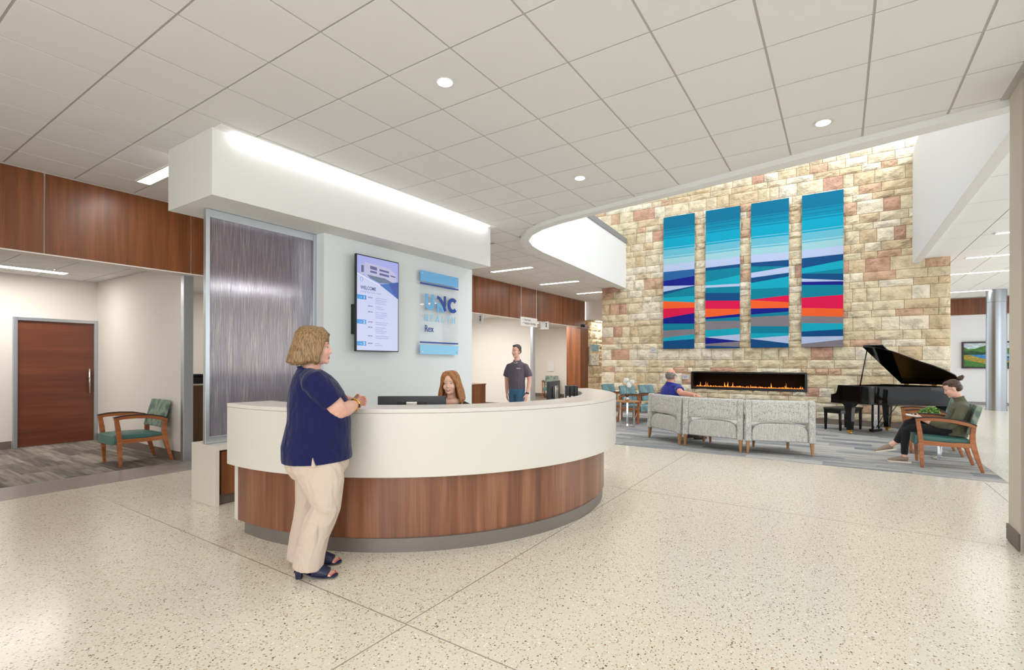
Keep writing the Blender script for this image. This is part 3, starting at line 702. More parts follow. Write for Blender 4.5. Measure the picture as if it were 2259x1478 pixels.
for v, s1, s2, ls in ((.437, 'SUITE 100', 'RADIATION ONCOLOGY', ('Rex Radiation Oncology Services', 'UNC Rex Cancer Center', 'Rex Outpatient Imaging Group')), (.53, 'SUITE 101', 'LABORATORY', ('Rex Hospital Laboratory',)), (.592, 'SUITE 102', 'QUALITY OF LIFE CLINIC', ('UNC Rex Oncology Rehabilitation', 'UNC Rex Community Resources', 'UNC Rex Integrative Care')),
                      (.70, 'SUITE 200', 'HEMATOLOGY ONCOLOGY', ('UNC Rex Hematology Oncology',)), (.757, 'SUITE 201', 'SURGICAL SPECIALISTS', ('Breast Surgery Center', 'Rex Thoracic Surgical Specialists', 'UNC Urology Oncology')), (.85, 'SUITE 202', 'DERMATOLOGY ONCOLOGY', ('Rex Dermatology Oncology Specialists',)), (.93, 'SUITE 300', 'INFUSION', ('Rex Infusion Center',))):
    stext(s1, .25, v, .021, E_navy, .0006, .82); stext(s2, .43, v, .021, E_grey, 0, .82)
    for k, l_ in enumerate(ls): stext(l_, .43, v + .0185 * (k + 1), .0165, E_grey, 0.0003, .86)

# ================================================================== GLASS WALL SIGN
sg = thing('wall_sign', 'clear acrylic wall sign with blue UNC HEALTH Rex lettering and blue bands', 'sign', (-5.15, 5.285, 1.555))
SW, SH = .868, 1.24
acry = clear.copy(); acry.name = 'clear_acrylic'; acry.node_tree.nodes['Transparent BSDF'].inputs[0].default_value = (.99, .995, 1, 1)
MB().box(-.004, .004, 0, SW, 0, SH).build('acrylic_panel', acry, sg)
S_lb = mat('sign_light_blue', (116, 184, 236), .35, spec=.4); S_nv = mat('sign_navy', (34, 74, 160), .35, spec=.4); S_cy = mat('sign_sky', (150, 212, 250), .35, spec=.4)
def SV(u, v): return (u * SW, SH - v * SH)
MB().box(.0042, .008, 0, SW, SH * .872, SH).build('top_band', S_lb, sg); MB().box(.0042, .008, 0, SW, SH * .838, SH * .857).build('navy_stripe', S_nv, sg)
MB().box(.0042, .008, 0, SW, 0, SH * .115).build('bottom_band', S_cy, sg); MB().box(.0042, .008, 0, SW, SH * .135, SH * .152).build('navy_stripe', S_nv, sg)
for u, v in ((.05, .03), (.95, .03), (.05, .97), (.95, .97)):
    y, z_ = SV(u, v); MB().tube([(-.05, y, z_), (.014, y, z_)], .011, 12).build('standoff', MATS['satin_steel'], sg, smooth=True, auto=40)
def stroke(uv, w_, m_, name='lettering', lv=0.0):
    MB().strip([SV(*p) for p in uv], w_, .010 + lv, .020 + lv, 'x').build(name, m_, sg)
arc = lambda cu, cv, ru, rv, a0, a1, n_=14: [(cu + ru * math.cos(a), cv + rv * math.sin(a)) for a in np.linspace(a0, a1, n_)]
stroke([(.145, .272), (.145, .375)] + arc(.225, .385, .08, .058, math.pi, 0) + [(.305, .375), (.305, .272)], .058, S_lb)
stroke(arc(.83, .372, .105, .073, -.75, -2 * math.pi + .75, 26), .058, S_nv)
# the N: navy upper sweep and stem, light blue lower sweep and stem
stroke([(.415, .292), (.47, .304), (.53, .338), (.585, .39), (.63, .452)], .045, S_nv); stroke([(.612, .268), (.612, .40)], .042, S_nv, lv=.0012)
stroke([(.44, .478), (.44, .385)], .05, S_lb); stroke([(.415, .372), (.46, .382), (.51, .412), (.555, .455), (.575, .478)], .043, S_lb, lv=.0012)
def gtext(s_, u, v, size, m_, sx=1.0, w_=0.0):
    y, z_ = SV(u, v); return text('lettering', s_, size, (.012, y, z_), TR, m_, sg, .003, 'LEFT', sx, w_)
for k, ch in enumerate('HEALTH'): gtext(ch, .10 + k * .142, .598, .145, S_cy, .80, .0015)
gtext('Rex', .10, .728, .145, S_nv, .86)

# ================================================================== BANNERS, FIREPLACE, PLAQUES
BC = {}
for k, c in {'a': (0, 104, 138), 'b': (0, 126, 156), 'c': (0, 150, 180), 'd': (96, 172, 192), 'e': (148, 192, 200), 'p': (172, 186, 216), 's': (34, 92, 150), 'n': (12, 24, 128), 'k': (6, 70, 122), 't': (0, 122, 146), 'y': (8, 158, 180), 'o': (234, 92, 40), 'r': (212, 14, 72), 'g': (124, 118, 124)}.items():
    BC[k] = mat('woven_' + {'a': 'deep_teal', 'b': 'teal_blue', 'c': 'cyan', 'd': 'pale_cyan', 'e': 'mist', 'p': 'lavender', 's': 'steel_blue', 'n': 'navy', 'k': 'dark_blue', 't': 'teal', 'y': 'turquoise', 'o': 'orange', 'r': 'crimson', 'g': 'grey'}[k], c, .85, spec=.15, bump=(180, .25), sheen=.2)
keys = list(BC)
bands = [
 (343, 305, 1363, 1361, [(767, 743), ('s', 838, 797), ('n', 875, 870), ('p', 920, 873), ('k', 943, 880), ('t', 965, 952), ('y', 992, 1003), ('o', 1052, 1043), ('r', 1127, 1085), ('n', 1168, 1168), ('t', 1222, 1210), ('g', 1278, 1250), ('y', 1305, 1288), ('k', 1363, 1361)]),
 (290, 250, 1358, 1353, [(733, 703), ('k', 755, 728), ('t', 845, 787), ('y', 870, 855), ('p', 888, 875), ('t', 928, 927), ('k', 988, 988), ('r', 1050, 1052), ('o', 1118, 1090), ('n', 1133, 1112), ('t', 1147, 1143), ('g', 1218, 1200), ('y', 1272, 1247), ('p', 1273, 1300), ('n', 1325, 1302), ('g', 1338, 1345), ('k', 1358, 1353)]),
 (235, 186, 1352, 1348, [(693, 668), ('k', 722, 718), ('t', 772, 721), ('p', 810, 768), ('k', 850, 797), ('y', 897, 883), ('t', 980, 943), ('r', 983, 998), ('o', 1048, 1042), ('n', 1095, 1070), ('t', 1115, 1098), ('g', 1185, 1185), ('t', 1240, 1237), ('y', 1280, 1257), ('p', 1283, 1318), ('k', 1352, 1348)]),
 (165, 117, 1343, 1340, [(653, 620), ('k', 730, 668), ('y', 771, 732), ('t', 772, 773), ('k', 810, 825), ('p', 835, 832), ('n', 860, 860), ('t', 960, 937), ('r', 1038, 1045), ('o', 1100, 1108), ('g', 1155, 1160), ('y', 1222, 1205), ('k', 1262, 1258), ('p', 1318, 1285), ('g', 1343, 1340)])]
bx = [(-4.06, -3.235), (-2.955, -2.125), (-1.872, -1.042), (-.772, .05)]
blab = ['leftmost woven wall banner, navy wedge above orange over crimson, dark blue hem', 'second woven wall banner from the left, crimson above orange, navy wedge at hem', 'third woven wall banner, white slanting stripe high up and orange above navy', 'rightmost woven wall banner, crimson above orange with grey hem']
for bi, (tl, tr, bl, br, bs) in enumerate(bands):
    x0, x1 = bx[bi]; zt, zb_ = 5.42, 1.812
    fl_ = lambda y: (y - tl) / (bl - tl); fr_ = lambda y: (y - tr) / (br - tr)
    gL, gR = fl_(bs[0][0]), fr_(bs[0][1])
    seqs = []
    gp = [('a', .22), ('b', .235), ('a', .25), ('b', .30), ('a', .31), ('b', .36), ('c', .375), ('b', .40), ('c', .56), ('d', .575), ('c', .60), ('d', .72), ('e', .735), ('d', .76), ('e', .87), ('p', 1.0)]
    for k, f_ in gp: seqs.append((k, gL * f_, gR * f_))
    for k, a, b_ in bs[1:]: seqs.append((k, fl_(a), fr_(b_)))
    mb = MB(); pl = pr_ = 0.0; nseg = 6
    yo = lambda f_, u: SY - .095 - .006 * math.sin(u * 9 + f_ * 3) * f_ - .008 * f_
    for k, a, b_ in seqs:
        a = max(a, pl); b_ = max(b_, pr_)
        for q in range(nseg):
            u0, u1 = q / nseg, (q + 1) / nseg
            P = lambda u, l_, r_, dd: (x0 + (x1 - x0) * u, yo(l_ + (r_ - l_) * u, u) + dd, zt + (zb_ - zt) * (l_ + (r_ - l_) * u))
            vs = [P(u0, pl, pr_, 0), P(u1, pl, pr_, 0), P(u1, a, b_, 0), P(u0, a, b_, 0), P(u0, pl, pr_, .008), P(u1, pl, pr_, .008), P(u1, a, b_, .008), P(u0, a, b_, .008)]
            mb.add(vs, [(0, 1, 2, 3), (7, 6, 5, 4), (0, 3, 7, 4), (1, 5, 6, 2), (0, 4, 5, 1), (2, 6, 7, 3)], keys.index(k))
        pl, pr_ = a, b_
    bo = thing('banner', blab[bi], 'banner', (0, 0, 0), 0, 'woven banners on the stone wall')
    mb.build('woven_cloth', [BC[k] for k in keys], bo)
    MB().box(x0 + .01, x1 - .01, SY - .085, SY - .03, 5.36, 5.40).build('hanging_rail', MATS['brushed_aluminium'], bo)
fp = thing('fireplace', 'long black linear electric fireplace with low orange flames set in the stone wall', 'fireplace', (0, 0, 0))
fb = MB().box(FX0, FX1, SY + .30, SY + .32, FZ0, FZ1).box(FX0, FX1, SY - .02, SY + .3, FZ0, FZ0 + .012).box(FX0, FX1, SY - .02, SY + .3, FZ1 - .012, FZ1).box(FX0, FX0 + .012, SY - .02, SY + .3, FZ0, FZ1).box(FX1 - .012, FX1, SY - .02, SY + .3, FZ0, FZ1)
fb.build('firebox', mat('firebox_black', (9, 6, 5), .7, spec=.1), fp)
fm = MB(); a, b_ = SY - .045, SY - .005
fm.box(FX0 - .03, FX1 + .03, a, b_, FZ1 - .01, FZ1 + .025).box(FX0 - .03, FX1 + .03, a, b_, FZ0 - .025, FZ0 + .045).box(FX0 - .03, FX0 + .02, a, b_, FZ0 + .045, FZ1 - .01).box(FX1 - .02, FX1 + .03, a, b_, FZ0 + .045, FZ1 - .01)
fm.build('surround', mat('surround_black', (16, 14, 14), .35), fp, bevel=.003)
MB().box(FX0 + .05, FX1 - .05, SY + .03, SY + .25, FZ0 + .012, FZ0 + .04).build('ember_bed', mat('ember_bed', (70, 30, 14), .8, emit=(255, 128, 48), es=1.3), fp)
flm = MB(); rf = random.Random(3)
x = FX0 + .07
while x < FX1 - .07:
    tall = .02 + .025 * rf.random() + (.11 * rf.random() if rf.random() < .12 else 0)
    w_ = rf.uniform(.006, .014); y = SY + rf.uniform(.06, .2); lx = rf.uniform(-.02, .02)
    flm.tube([(x, y, FZ0 + .035), (x + lx * .3, y, FZ0 + .035 + tall * .35), (x + lx, y, FZ0 + .035 + tall * .7), (x + lx * .6, y, FZ0 + .035 + tall)], [w_, w_ * .8, w_ * .35, .001], 6)
    x += rf.uniform(.012, .03)
fmat = mat('flame', (255, 150, 50), .6, emit=(255, 150, 66), es=1.1)
o = flm.build('flames', fmat, fp, smooth=True); o['kind'] = 'stuff'
d = bpy.data.lights.new('fire_glow', 'AREA'); d.shape = 'RECTANGLE'; d.size = 2.4; d.size_y = .1; d.energy = 3.0; d.color = (1.0, .45, .14)
o = bpy.data.objects.new('fire_glow', d); C.objects.link(o); o.location = ((FX0 + FX1) / 2, SY + .14, FZ0 + .06); o.rotation_euler = (R(180), 0, 0)
plaq = mat('plaque_silver', (206, 206, 210), .4, .2); plaq_t = mat('plaque_text_grey', (120, 122, 130), .5)
for x, z_, lb in ((-4.335, 1.775, 'small silver wall plaque on the stone below the leftmost banner'), (-3.47, 1.045, 'small silver wall plaque on the stone left of the fireplace')):
    t = thing('wall_plaque', lb, 'plaque', (x, SY - .05, z_), 0, 'plaques on the stone wall')
    MB().box(-.088, .088, -.008, .008, -.056, .056).build('plate', plaq, t, bevel=.003)
    for k in range(3): MB().box(-.065, .065 - .02 * k, -.0088, -.0075, .022 - .02 * k, .029 - .02 * k).build('engraving', plaq_t, t)

# ================================================================== HANGING AND FLAG SIGNS
hs_ = thing('hanging_sign', 'white hanging sign reading Restrooms and Radiation Oncology below the wood fascia', 'sign', (-7.60, 11.84, 2.475))
MB().box(-.012, .012, 0, .92, 0, .262).build('sign_panel', white_paint, hs_, bevel=.002)
for y in (.03, .89): MB().tube([(0, y, .262), (0, y, CE - 2.475 - .004)], .006, 8).build('hanger_rod', frame_white, hs_)
tdark = mat('sign_text_dark', (44, 50, 74), .5)
for s_, z_ in (('Restrooms', .160), ('Radiation Oncology', .062)):
    text('lettering', s_, .088, (.0125, .20, z_), TR, tdark, hs_, .0004, 'LEFT', .88, .0012)
    y = .12; MB().prism([(y - .022, z_ + .032), (y + .018, z_ + .054), (y + .018, z_ + .010)], .0125, .0132, 'x').build('arrow', tdark, hs_)
for (x, y, z_, lb) in ((-7.72, 9.86, 2.40, 'small white flag sign with a black arrow at the edge of the display wall'), (-7.70, 13.16, 2.44, 'small white flag sign with black symbols right of the hanging sign')):
    t = thing('flag_sign', lb, 'sign', (x, y, z_), R(0), 'small flag signs')
    MB().box(-.01, .28, -.008, .008, 0, .24).build('sign_panel', white_paint, t, bevel=.002)
    MB().ball((.20, -.012, .17), (.022, .004, .022), 10, 6).box(.185, .215, -.0125, -.0085, .06, .14).build('symbol', tdark, t)

# ================================================================== CHAIRS
teal_vinyl = mat('teal_vinyl', (74, 118, 110), .38, spec=.4, noise=(6, .06))
teal_pat = mat('leaf_patterned_teal', (126, 146, 134), .75, spec=.2); nt, N, L, b = nodes(teal_pat)
mp = mapping(nt, (7, 7, 4.5)); n1 = N.new('ShaderNodeTexVoronoi'); n1.inputs['Scale'].default_value = 1.7; n1.feature = 'SMOOTH_F1'; L.new(mp.outputs[0], n1.inputs['Vector'])
n2 = N.new('ShaderNodeTexNoise'); n2.inputs['Scale'].default_value = 2.2; n2.inputs['Detail'].default_value = 3; L.new(mp.outputs[0], n2.inputs['Vector'])
f = math_n(nt, 'ADD', math_n(nt, 'MULTIPLY', n1.outputs['Distance'], .5), math_n(nt, 'MULTIPLY', n2.outputs['Fac'], .55))
rp = ramp(nt, [(.36, (104, 122, 118)), (.46, (126, 146, 134)), (.55, (154, 164, 142)), (.64, (118, 136, 130))]); L.new(f, rp.inputs[0]); L.new(rp.outputs[0], b.inputs['Base Color'])
teal_soft = mat('blue_teal_upholstery', (112, 142, 146), .65, spec=.2, noise=(7, .3))
arm_cap = mat('black_arm_pad', (38, 32, 34), .4)
def rbox(mb, x0, x1, y0, y1, z0, z1, n_=6, puff=0.0, bend=None, mi=0):
    """soft cushion: a subdivided box whose big faces puff out"""
    vs = []; fs = []
    def g(a, b_, i): return a + (b_ - a) * i / n_
    for side in (0, 1):
        for j in range(n_ + 1):
            for i in range(n_ + 1):
                u, v = i / n_, j / n_; q = puff * (1 - (2 * u - 1) ** 4) * (1 - (2 * v - 1) ** 4)
                z_ = (z0 - q * .4) if side == 0 else (z1 + q)
                vs.append((g(x0, x1, i), g(y0, y1, j), z_))
    K = (n_ + 1) ** 2
    for side in (0, 1):
        for j in range(n_):
            for i in range(n_):
                a = side * K + j * (n_ + 1) + i; fs.append((a, a + 1, a + n_ + 2, a + n_ + 1))
    ring = [i for i in range(n_ + 1)] + [j * (n_ + 1) + n_ for j in range(1, n_ + 1)] + [n_ * (n_ + 1) + i for i in range(n_ - 1, -1, -1)] + [j * (n_ + 1) for j in range(n_ - 1, 0, -1)]
    for k in range(len(ring)):
        k2 = (k + 1) % len(ring); fs.append((ring[k], ring[k2], K + ring[k2], K + ring[k]))
    if bend: vs = [bend(*p) for p in vs]
    mb.add(vs, fs, mi); return mb
def make_chair(label, seat_m, back_m, loc, rz, group):
    t = thing('guest_chair', label, 'chair', loc, rz, group); t.scale = (.94, 1, 1)
    for s in (-1, 1):
        y0, y1 = (s * .295 - .02, s * .295 + .02)
        MB().strip([(.285, 0.0), (.295, .18), (.30, .36), (.318, .52), (.338, .655)], [.036, .05, .062, .058, .05], y0, y1).build('leg', chair_wood, t, bevel=.006)
        MB().strip([(-.372, 0.0), (-.325, .14), (-.285, .28), (-.262, .40), (-.262, .50), (-.272, .585)], [.036, .05, .062, .066, .06, .055], y0, y1).build('leg', chair_wood, t, bevel=.006)
        MB().strip([(.30, .345), (0, .338), (-.275, .345)], [.062, .056, .062], y0 + .004, y1 - .004).build('side_rail', chair_wood, t, bevel=.004)
        a = MB().strip([(.365, .652), (.25, .668), (.10, .670), (-.08, .655), (-.22, .622), (-.30, .590)], [.036, .042, .046, .048, .048, .04], y0 - .006, y1 + .006).build('arm', chair_wood, t, bevel=.006)
        MB().strip([(.372, .676), (.25, .695), (.10, .698), (-.08, .684), (-.22, .651), (-.305, .616)], .014, y0 - .010, y1 + .010).build('arm_cap', arm_cap, a, bevel=.005)
    MB().box(.275, .305, -.275, .275, .315, .365).build('front_rail', chair_wood, t, bevel=.004)
    MB().box(-.29, -.26, -.275, .275, .315, .365).build('back_rail', chair_wood, t, bevel=.004)
    sm = MB(); rbox(sm, -.25, .36, -.27, .27, .362, .43, 8, .022, lambda x, y, z: (x + (0.015 if z < .40 and x > .3 else 0), y, z - (.07 if z < .40 and x > .3 else 0) - .03 * max(0, .3 - x) * (z > .4)))
    sm.build('seat', seat_m, t, smooth=True, bevel=.014, seg=3)
    bm_ = MB(); rbox(bm_, 0, .38, -.262, .262, -.035, .03, 8, .012, lambda x, y, z: (-.245 - x * .30 - z + .03 * math.cos(y * 5.0) * -1 + .02, y, .485 + x + z * -.28))
    bm_.build('backrest', back_m, t, smooth=True, bevel=.012, seg=3)
    return t
ch0 = make_chair('green guest chair with wooden arms alone in the left alcove beside the door', teal_vinyl, teal_pat, (-8.385, 2.885, .006), R(-90), 'guest chairs with wooden arms')
dup(ch0, (-9.62, 17.25, .006), R(-68), 'small distant green guest chair against the wall of the far alcove')
dup(ch0, (1.21, 9.095, .006), R(180), 'green guest chair in which the woman in olive sits and reads')
dup(ch0, (1.21, 10.42, .006), R(181), 'empty green guest chair beyond the plant table, beside the piano')
chb = make_chair('blue-green guest chair behind the orchid table, nearer of the pair', teal_soft, teal_soft, (-4.03, 11.42, .006), R(-20), 'guest chairs with wooden arms')
dup(chb, (-3.78, 12.06, .006), R(-20), 'blue-green guest chair half hidden behind the seated man, farther of the pair')
dup(chb, (-4.72, 11.98, .006), R(-10), 'blue-green guest chair of which only the back shows above the end of the desk')

# ================================================================== LOUNGE SEATS
tweed = mat('grey_dashed_tweed', (196, 198, 198), .85, spec=.15, sheen=.2); nt, N, L, b = nodes(tweed)
mp = mapping(nt, (105, 105, 42)); vo = N.new('ShaderNodeTexVoronoi'); vo.inputs['Scale'].default_value = 1.0; L.new(mp.outputs[0], vo.inputs['Vector'])
sp = N.new('ShaderNodeSeparateColor'); L.new(vo.outputs['Color'], sp.inputs[0])
hit = math_n(nt, 'MULTIPLY', math_n(nt, 'LESS_THAN', vo.outputs['Distance'], .40), math_n(nt, 'LESS_THAN', sp.outputs[0], .5))
rp = ramp(nt, [(0, (138, 144, 154)), (.5, (160, 162, 166)), (.8, (122, 130, 144))], 'CONSTANT'); L.new(sp.outputs[1], rp.inputs[0])
mp2 = mapping(nt, (180, 180, 6)); n3 = N.new('ShaderNodeTexNoise'); n3.inputs['Scale'].default_value = 1; L.new(mp2.outputs[0], n3.inputs['Vector'])
rb = ramp(nt, [(.35, (186, 184, 178)), (.65, (222, 220, 214))]); L.new(n3.outputs['Fac'], rb.inputs[0])
L.new(mixc(nt, hit, rb.outputs[0], rp.outputs[0]), b.inputs['Base Color'])
def wedge(o):
    for v in o.data.vertices: v.co.y *= 1 - .40 * max(0, min(1, (v.co.x + .30) / .66))
    return o
def make_sofa(label, loc, rz):
    t = thing('lounge_seat', label, 'sofa', loc, rz, 'armless lounge seats')
    for s in (-1, 1):
        MB().tube([(-.34, s * .456, 0.0), (-.325, s * .45, .205)], [.022, .04], 4, up=(1, 1, 0)).build('leg', oak_wood, t, bevel=.004)
        MB().tube([(.33, s * .262, 0.0), (.31, s * .258, .205)], [.022, .036], 4, up=(1, 1, 0)).build('leg', oak_wood, t, bevel=.004)
        y0, y1 = (.405, .496) if s > 0 else (-.496, -.405)
        sp_ = MB(); sp_.prism([(-.375, .195), (-.23, .195), (.30, .195), (.30, .30), (-.16, .32), (-.215, .5), (-.245, .845), (-.345, .845), (-.365, .5)], y0, y1, 'y'); wedge(sp_.build('side_panel', tweed, t, bevel=.02, seg=3))
    bk_ = MB(); rbox(bk_, .505, .84, -.403, .403, -.06, .045, 8, .012, lambda x, y, z: (-.30 - z - (.0 if x < .6 else (x - .6) * -.10), y, x))
    bk_.build('back_cushion', tweed, t, smooth=True, bevel=.02, seg=3)
    st_ = MB()
    arch = [(-.402, .2), (-.402, .30), (-.39, .38), (-.35, .44), (-.27, .478), (-.12, .488), (.12, .488), (.27, .478), (.35, .44), (.39, .38), (.402, .30), (.402, .2)]
    st_.prism(arch, -.345, .26, 'x'); wedge(st_.build('seat_base', tweed, t, bevel=.025, seg=3))
    cs = MB(); rbox(cs, -.2, .36, -.475, .475, .31, .44, 8, .02); wedge(cs.build('seat_cushion', tweed, t, smooth=True, bevel=.03, seg=3))
    return t
def sofa_loc(cx, cy, ang): return (cx + .33 * math.cos(ang), cy + .33 * math.sin(ang), .006)
a = R(51.5); sf = make_sofa('grey tweed lounge seat, left of the three, with the man in blue on it', sofa_loc(-2.68, 9.05, a), a)
a = R(82); dup(sf, sofa_loc(-1.775, 8.67, a), a, 'grey tweed lounge seat, middle of the three in front of the fireplace')
a = R(107); dup(sf, sofa_loc(-.79, 8.73, a), a, 'grey tweed lounge seat, right of the three, nearest the piano')

# ================================================================== SIDE TABLES, PLANTS
table_top = wood('maple_table_top', (176, 122, 66), (198, 142, 84), (214, 160, 102), .3, axis='x')
chrome = mat('polished_chrome', (220, 224, 230), .12, 1.0)
def make_table(label, loc, rz, r_=.27, h_=.57, topm=None):
    t = thing('side_table', label, 'table', loc, rz, 'small round side tables')
    MB().tube([(0, 0, h_ - .022), (0, 0, h_)], [r_ - .012, r_], 40).build('table_top', topm or table_top, t, smooth=True, auto=40)
    for k in range(3):
        an = R(90 + 120 * k); c_, s_ = math.cos(an), math.sin(an)
        l_ = MB(); l_.M = Matrix.Rotation(an, 4, 'Z'); l_.box(.165, .180, -.022, .022, .012, h_ - .022); l_.build('leg', chrome, t, bevel=.002)
        l_ = MB(); l_.M = Matrix.Rotation(an, 4, 'Z'); l_.box(.0, .182, -.022, .022, 0, .012); l_.build('foot_bar', chrome, t, bevel=.002)
    return t
make_table('round maple side table with chrome legs holding the white orchid', (-3.97, 10.62, .006), R(20))
make_table('round white-topped side table with chrome legs between the two right chairs', (1.16, 9.77, .006), R(200), .25, .56, white_paint)
leafm = mat('plant_leaf_green', (74, 128, 52), .5, noise=(30, .4)); leaf_light = mat('plant_leaf_light', (136, 176, 84), .5); petal = mat('orchid_petal_white', (248, 246, 242), .5, spec=.3); stemm = mat('orchid_stem', (92, 108, 56), .5); leaf_dark = mat('orchid_leaf_dark', (40, 52, 34), .45)
oc = thing('potted_orchid', 'white orchid in a silver ball pot on the maple side table', 'plant', (-3.97, 10.60, .576))
MB().lathe([(.02, 0), (.045, .012), (.062, .045), (.05, .085), (.034, .098), (.03, .09)], 20).build('pot', chrome, oc, smooth=True)
MB().tube([(0, 0, .08), (-.01, 0, .25), (-.02, .0, .38), (.02, -.01, .445), (.10, -.02, .44)], [.004, .004, .0035, .003, .002], 6).build('stem', stemm, oc, smooth=True)
for an in (20, 150, 260, 330):
    l_ = MB(); l_.M = Matrix.Rotation(R(an), 4, 'Z'); l_.add([(.01, -.012, .09), (.06, -.028, .14), (.13, -.02, .15), (.19, 0, .11), (.13, .02, .15), (.06, .028, .14), (.01, .012, .09), (.06, 0, .125), (.13, 0, .138)], [(0, 1, 7, 6), (1, 2, 8, 7), (2, 3, 8), (7, 8, 4, 5), (8, 3, 4), (6, 7, 5)]); o = l_.build('leaf', leaf_dark, oc); o.modifiers.new('thick', 'SOLIDIFY').thickness = .003
ro = random.Random(5)
for k in range(9):
    fx, fy, fz = -.05 + .19 * k / 8 + ro.uniform(-.02, .02), ro.uniform(-.05, .04), .40 + .05 * math.sin(k) + ro.uniform(-.02, .03)
    m_ = MB()
    for q in range(5):
        an = 2 * math.pi * q / 5 + k; m_.ball((fx + .026 * math.cos(an), fy - .004, fz + .026 * math.sin(an)), (.026, .007, .022), 8, 5)
    m_.ball((fx, fy - .012, fz), (.01, .01, .01), 6, 4); m_.build('flower', petal, oc, smooth=True)
pp = thing('potted_plant', 'small leafy green plant in a white pot on the table by the seated woman', 'plant', (1.13, 9.74, .566))
MB().lathe([(.05, 0), (.075, .03), (.078, .09), (.068, .095), (.06, .08)], 20).build('pot', white_paint, pp, smooth=True)
fo = MB()
for k in range(150):
    a, e_ = ro.uniform(0, 6.28), ro.uniform(.0, 1.5); rr = ro.uniform(.07, .135)
    c_ = Vector((rr * math.cos(a) * math.cos(e_), rr * math.sin(a) * math.cos(e_), .10 + .9 * rr * math.sin(e_)))
    d_ = Vector((ro.uniform(-1, 1), ro.uniform(-1, 1), ro.uniform(-.4, 1))).normalized() * .028; s_ = d_.cross(Vector((ro.uniform(-1, 1), ro.uniform(-1, 1), .3))).normalized() * .016
    n3_ = d_.cross(s_).normalized() * .004
    fo.add([tuple(c_ - d_), tuple(c_ + s_ + n3_), tuple(c_ + d_), tuple(c_ - s_ + n3_), tuple(c_ - n3_)], [(0, 1, 4), (1, 2, 4), (2, 3, 4), (3, 0, 4), (0, 3, 2, 1)], k % 2)
for k in range(14):
    a = k * .45; fo.tube([(0, 0, .08), (.06 * math.cos(a), .06 * math.sin(a), .15), (.09 * math.cos(a), .09 * math.sin(a), .17)], .002, 4, 0)
o = fo.build('foliage', [leafm, leaf_light], pp); o['kind'] = 'stuff'

# ================================================================== PIANO
ebony = mat('piano_black_lacquer', (10, 10, 11), .06, spec=.35, coat=.08); brass = mat('polished_brass', (214, 170, 78), .18, 1.0); inner_wood = mat('rim_inner_wood', (128, 66, 34), .4); gold = mat('cast_plate_gold', (176, 132, 66), .35, .7)
pf = Vector((.85, -.53, 0)).normalized(); pan = math.atan2(pf.y, pf.x)
pn = thing('grand_piano', 'black grand piano with raised lid and brass casters by the stone wall', 'piano', (-.07, 12.06, .006), pan)
LM = 1.46
# plan outline in piano axes: x along the strings, y from treble to bass
tail = [(.46, 0), (.60, .03), (.74, .12), (.88, .27), (1.0, .44), (1.12, .60), (1.25, .74), (1.37, .90), (LM, 1.10), (LM, 1.28), (1.40, 1.42), (1.28, 1.49), (1.10, 1.50)]
rimo = [(.05, 0)] + tail + [(.05, 1.50)]
def inset(poly, d_):
    out = []
    for i in range(len(poly)):
        p = Vector(poly[i]); a = (p - Vector(poly[i - 1])).normalized(); b_ = (Vector(poly[(i + 1) % len(poly)]) - p).normalized(); t_ = (a + b_).normalized(); n_ = Vector((-t_.y, t_.x)); out.append(tuple(p + n_ * d_))
    return out
rimi = inset(rimo, .05)
case = MB(); nn = len(rimo)
vs = [(*p, .655) for p in rimo] + [(*p, .985) for p in rimo] + [(*p, .985) for p in rimi] + [(*p, .655) for p in rimi]
fs = []
for k in range(nn):
    k2 = (k + 1) % nn
    if k == nn - 1: continue
    fs += [(k, k2, nn + k2, nn + k), (nn + k, nn + k2, 2 * nn + k2, 2 * nn + k), (2 * nn + k, 2 * nn + k2, 3 * nn + k2, 3 * nn + k), (3 * nn + k, 3 * nn + k2, k2, k)]
fs += [(0, nn, 2 * nn, 3 * nn), (nn - 1, 4 * nn - 1, 3 * nn - 1, 2 * nn - 1)]
case.add(vs, fs); case.build('case', ebony, pn, smooth=True, bevel=.006, auto=35)
MB().prism(inset([(.30, .0)] + tail + [(.30, 1.5)], .052), .80, .83).build('cast_plate', gold, pn)
lin_ = MB(); ri2 = inset(rimo, .054)
for k in range(1, nn - 2): lin_.add([(*rimi[k], .84), (*rimi[k + 1], .84), (*rimi[k + 1], .98), (*rimi[k], .98), (*ri2[k], .84), (*ri2[k + 1], .84), (*ri2[k + 1], .98), (*ri2[k], .98)], [(0, 1, 2, 3), (7, 6, 5, 4), (3, 2, 6, 7), (0, 4, 5, 1)])
lin_.build('inner_rim', inner_wood, pn)
MB().prism([(.02, .0)] + tail[:-1] + [(1.10, 1.5), (.02, 1.50)], .63, .655).build('bottom_frame', ebony, pn, bevel=.004)
for y0, y1 in ((0.0, .055), (1.445, 1.50)):
    MB().prism([(-.11, .64), (.12, .64), (.12, .985), (.03, .985), (.015, .90), (-.01, .825), (-.06, .80), (-.11, .79)], y0, y1, 'y').build('cheek', ebony, pn, bevel=.006)
MB().box(-.11, .12, .0, 1.50, .615, .66).build('keybed', ebony, pn, bevel=.004)
MB().box(-.10, .14, .056, 1.444, .66, .70).build('key_slip', ebony, pn)
MB().box(.12, .15, .056, 1.444, .70, .985).build('fallboard', ebony, pn, bevel=.004)
wk = MB(); 
for k in range(52): wk.box(-.09, .06, .08 + k * .0258, .08 + k * .0258 + .0245, .70, .718)
wk.build('white_keys', mat('ivory_keys', (240, 236, 224), .3), pn)
bkk = MB()
for k in range(51):
    if k % 7 in (0, 1, 3, 4, 5): bkk.box(-.03, .06, .08 + (k + 1) * .0258 - .006, .08 + (k + 1) * .0258 + .006, .718, .73)
bkk.build('black_keys', ebony, pn)
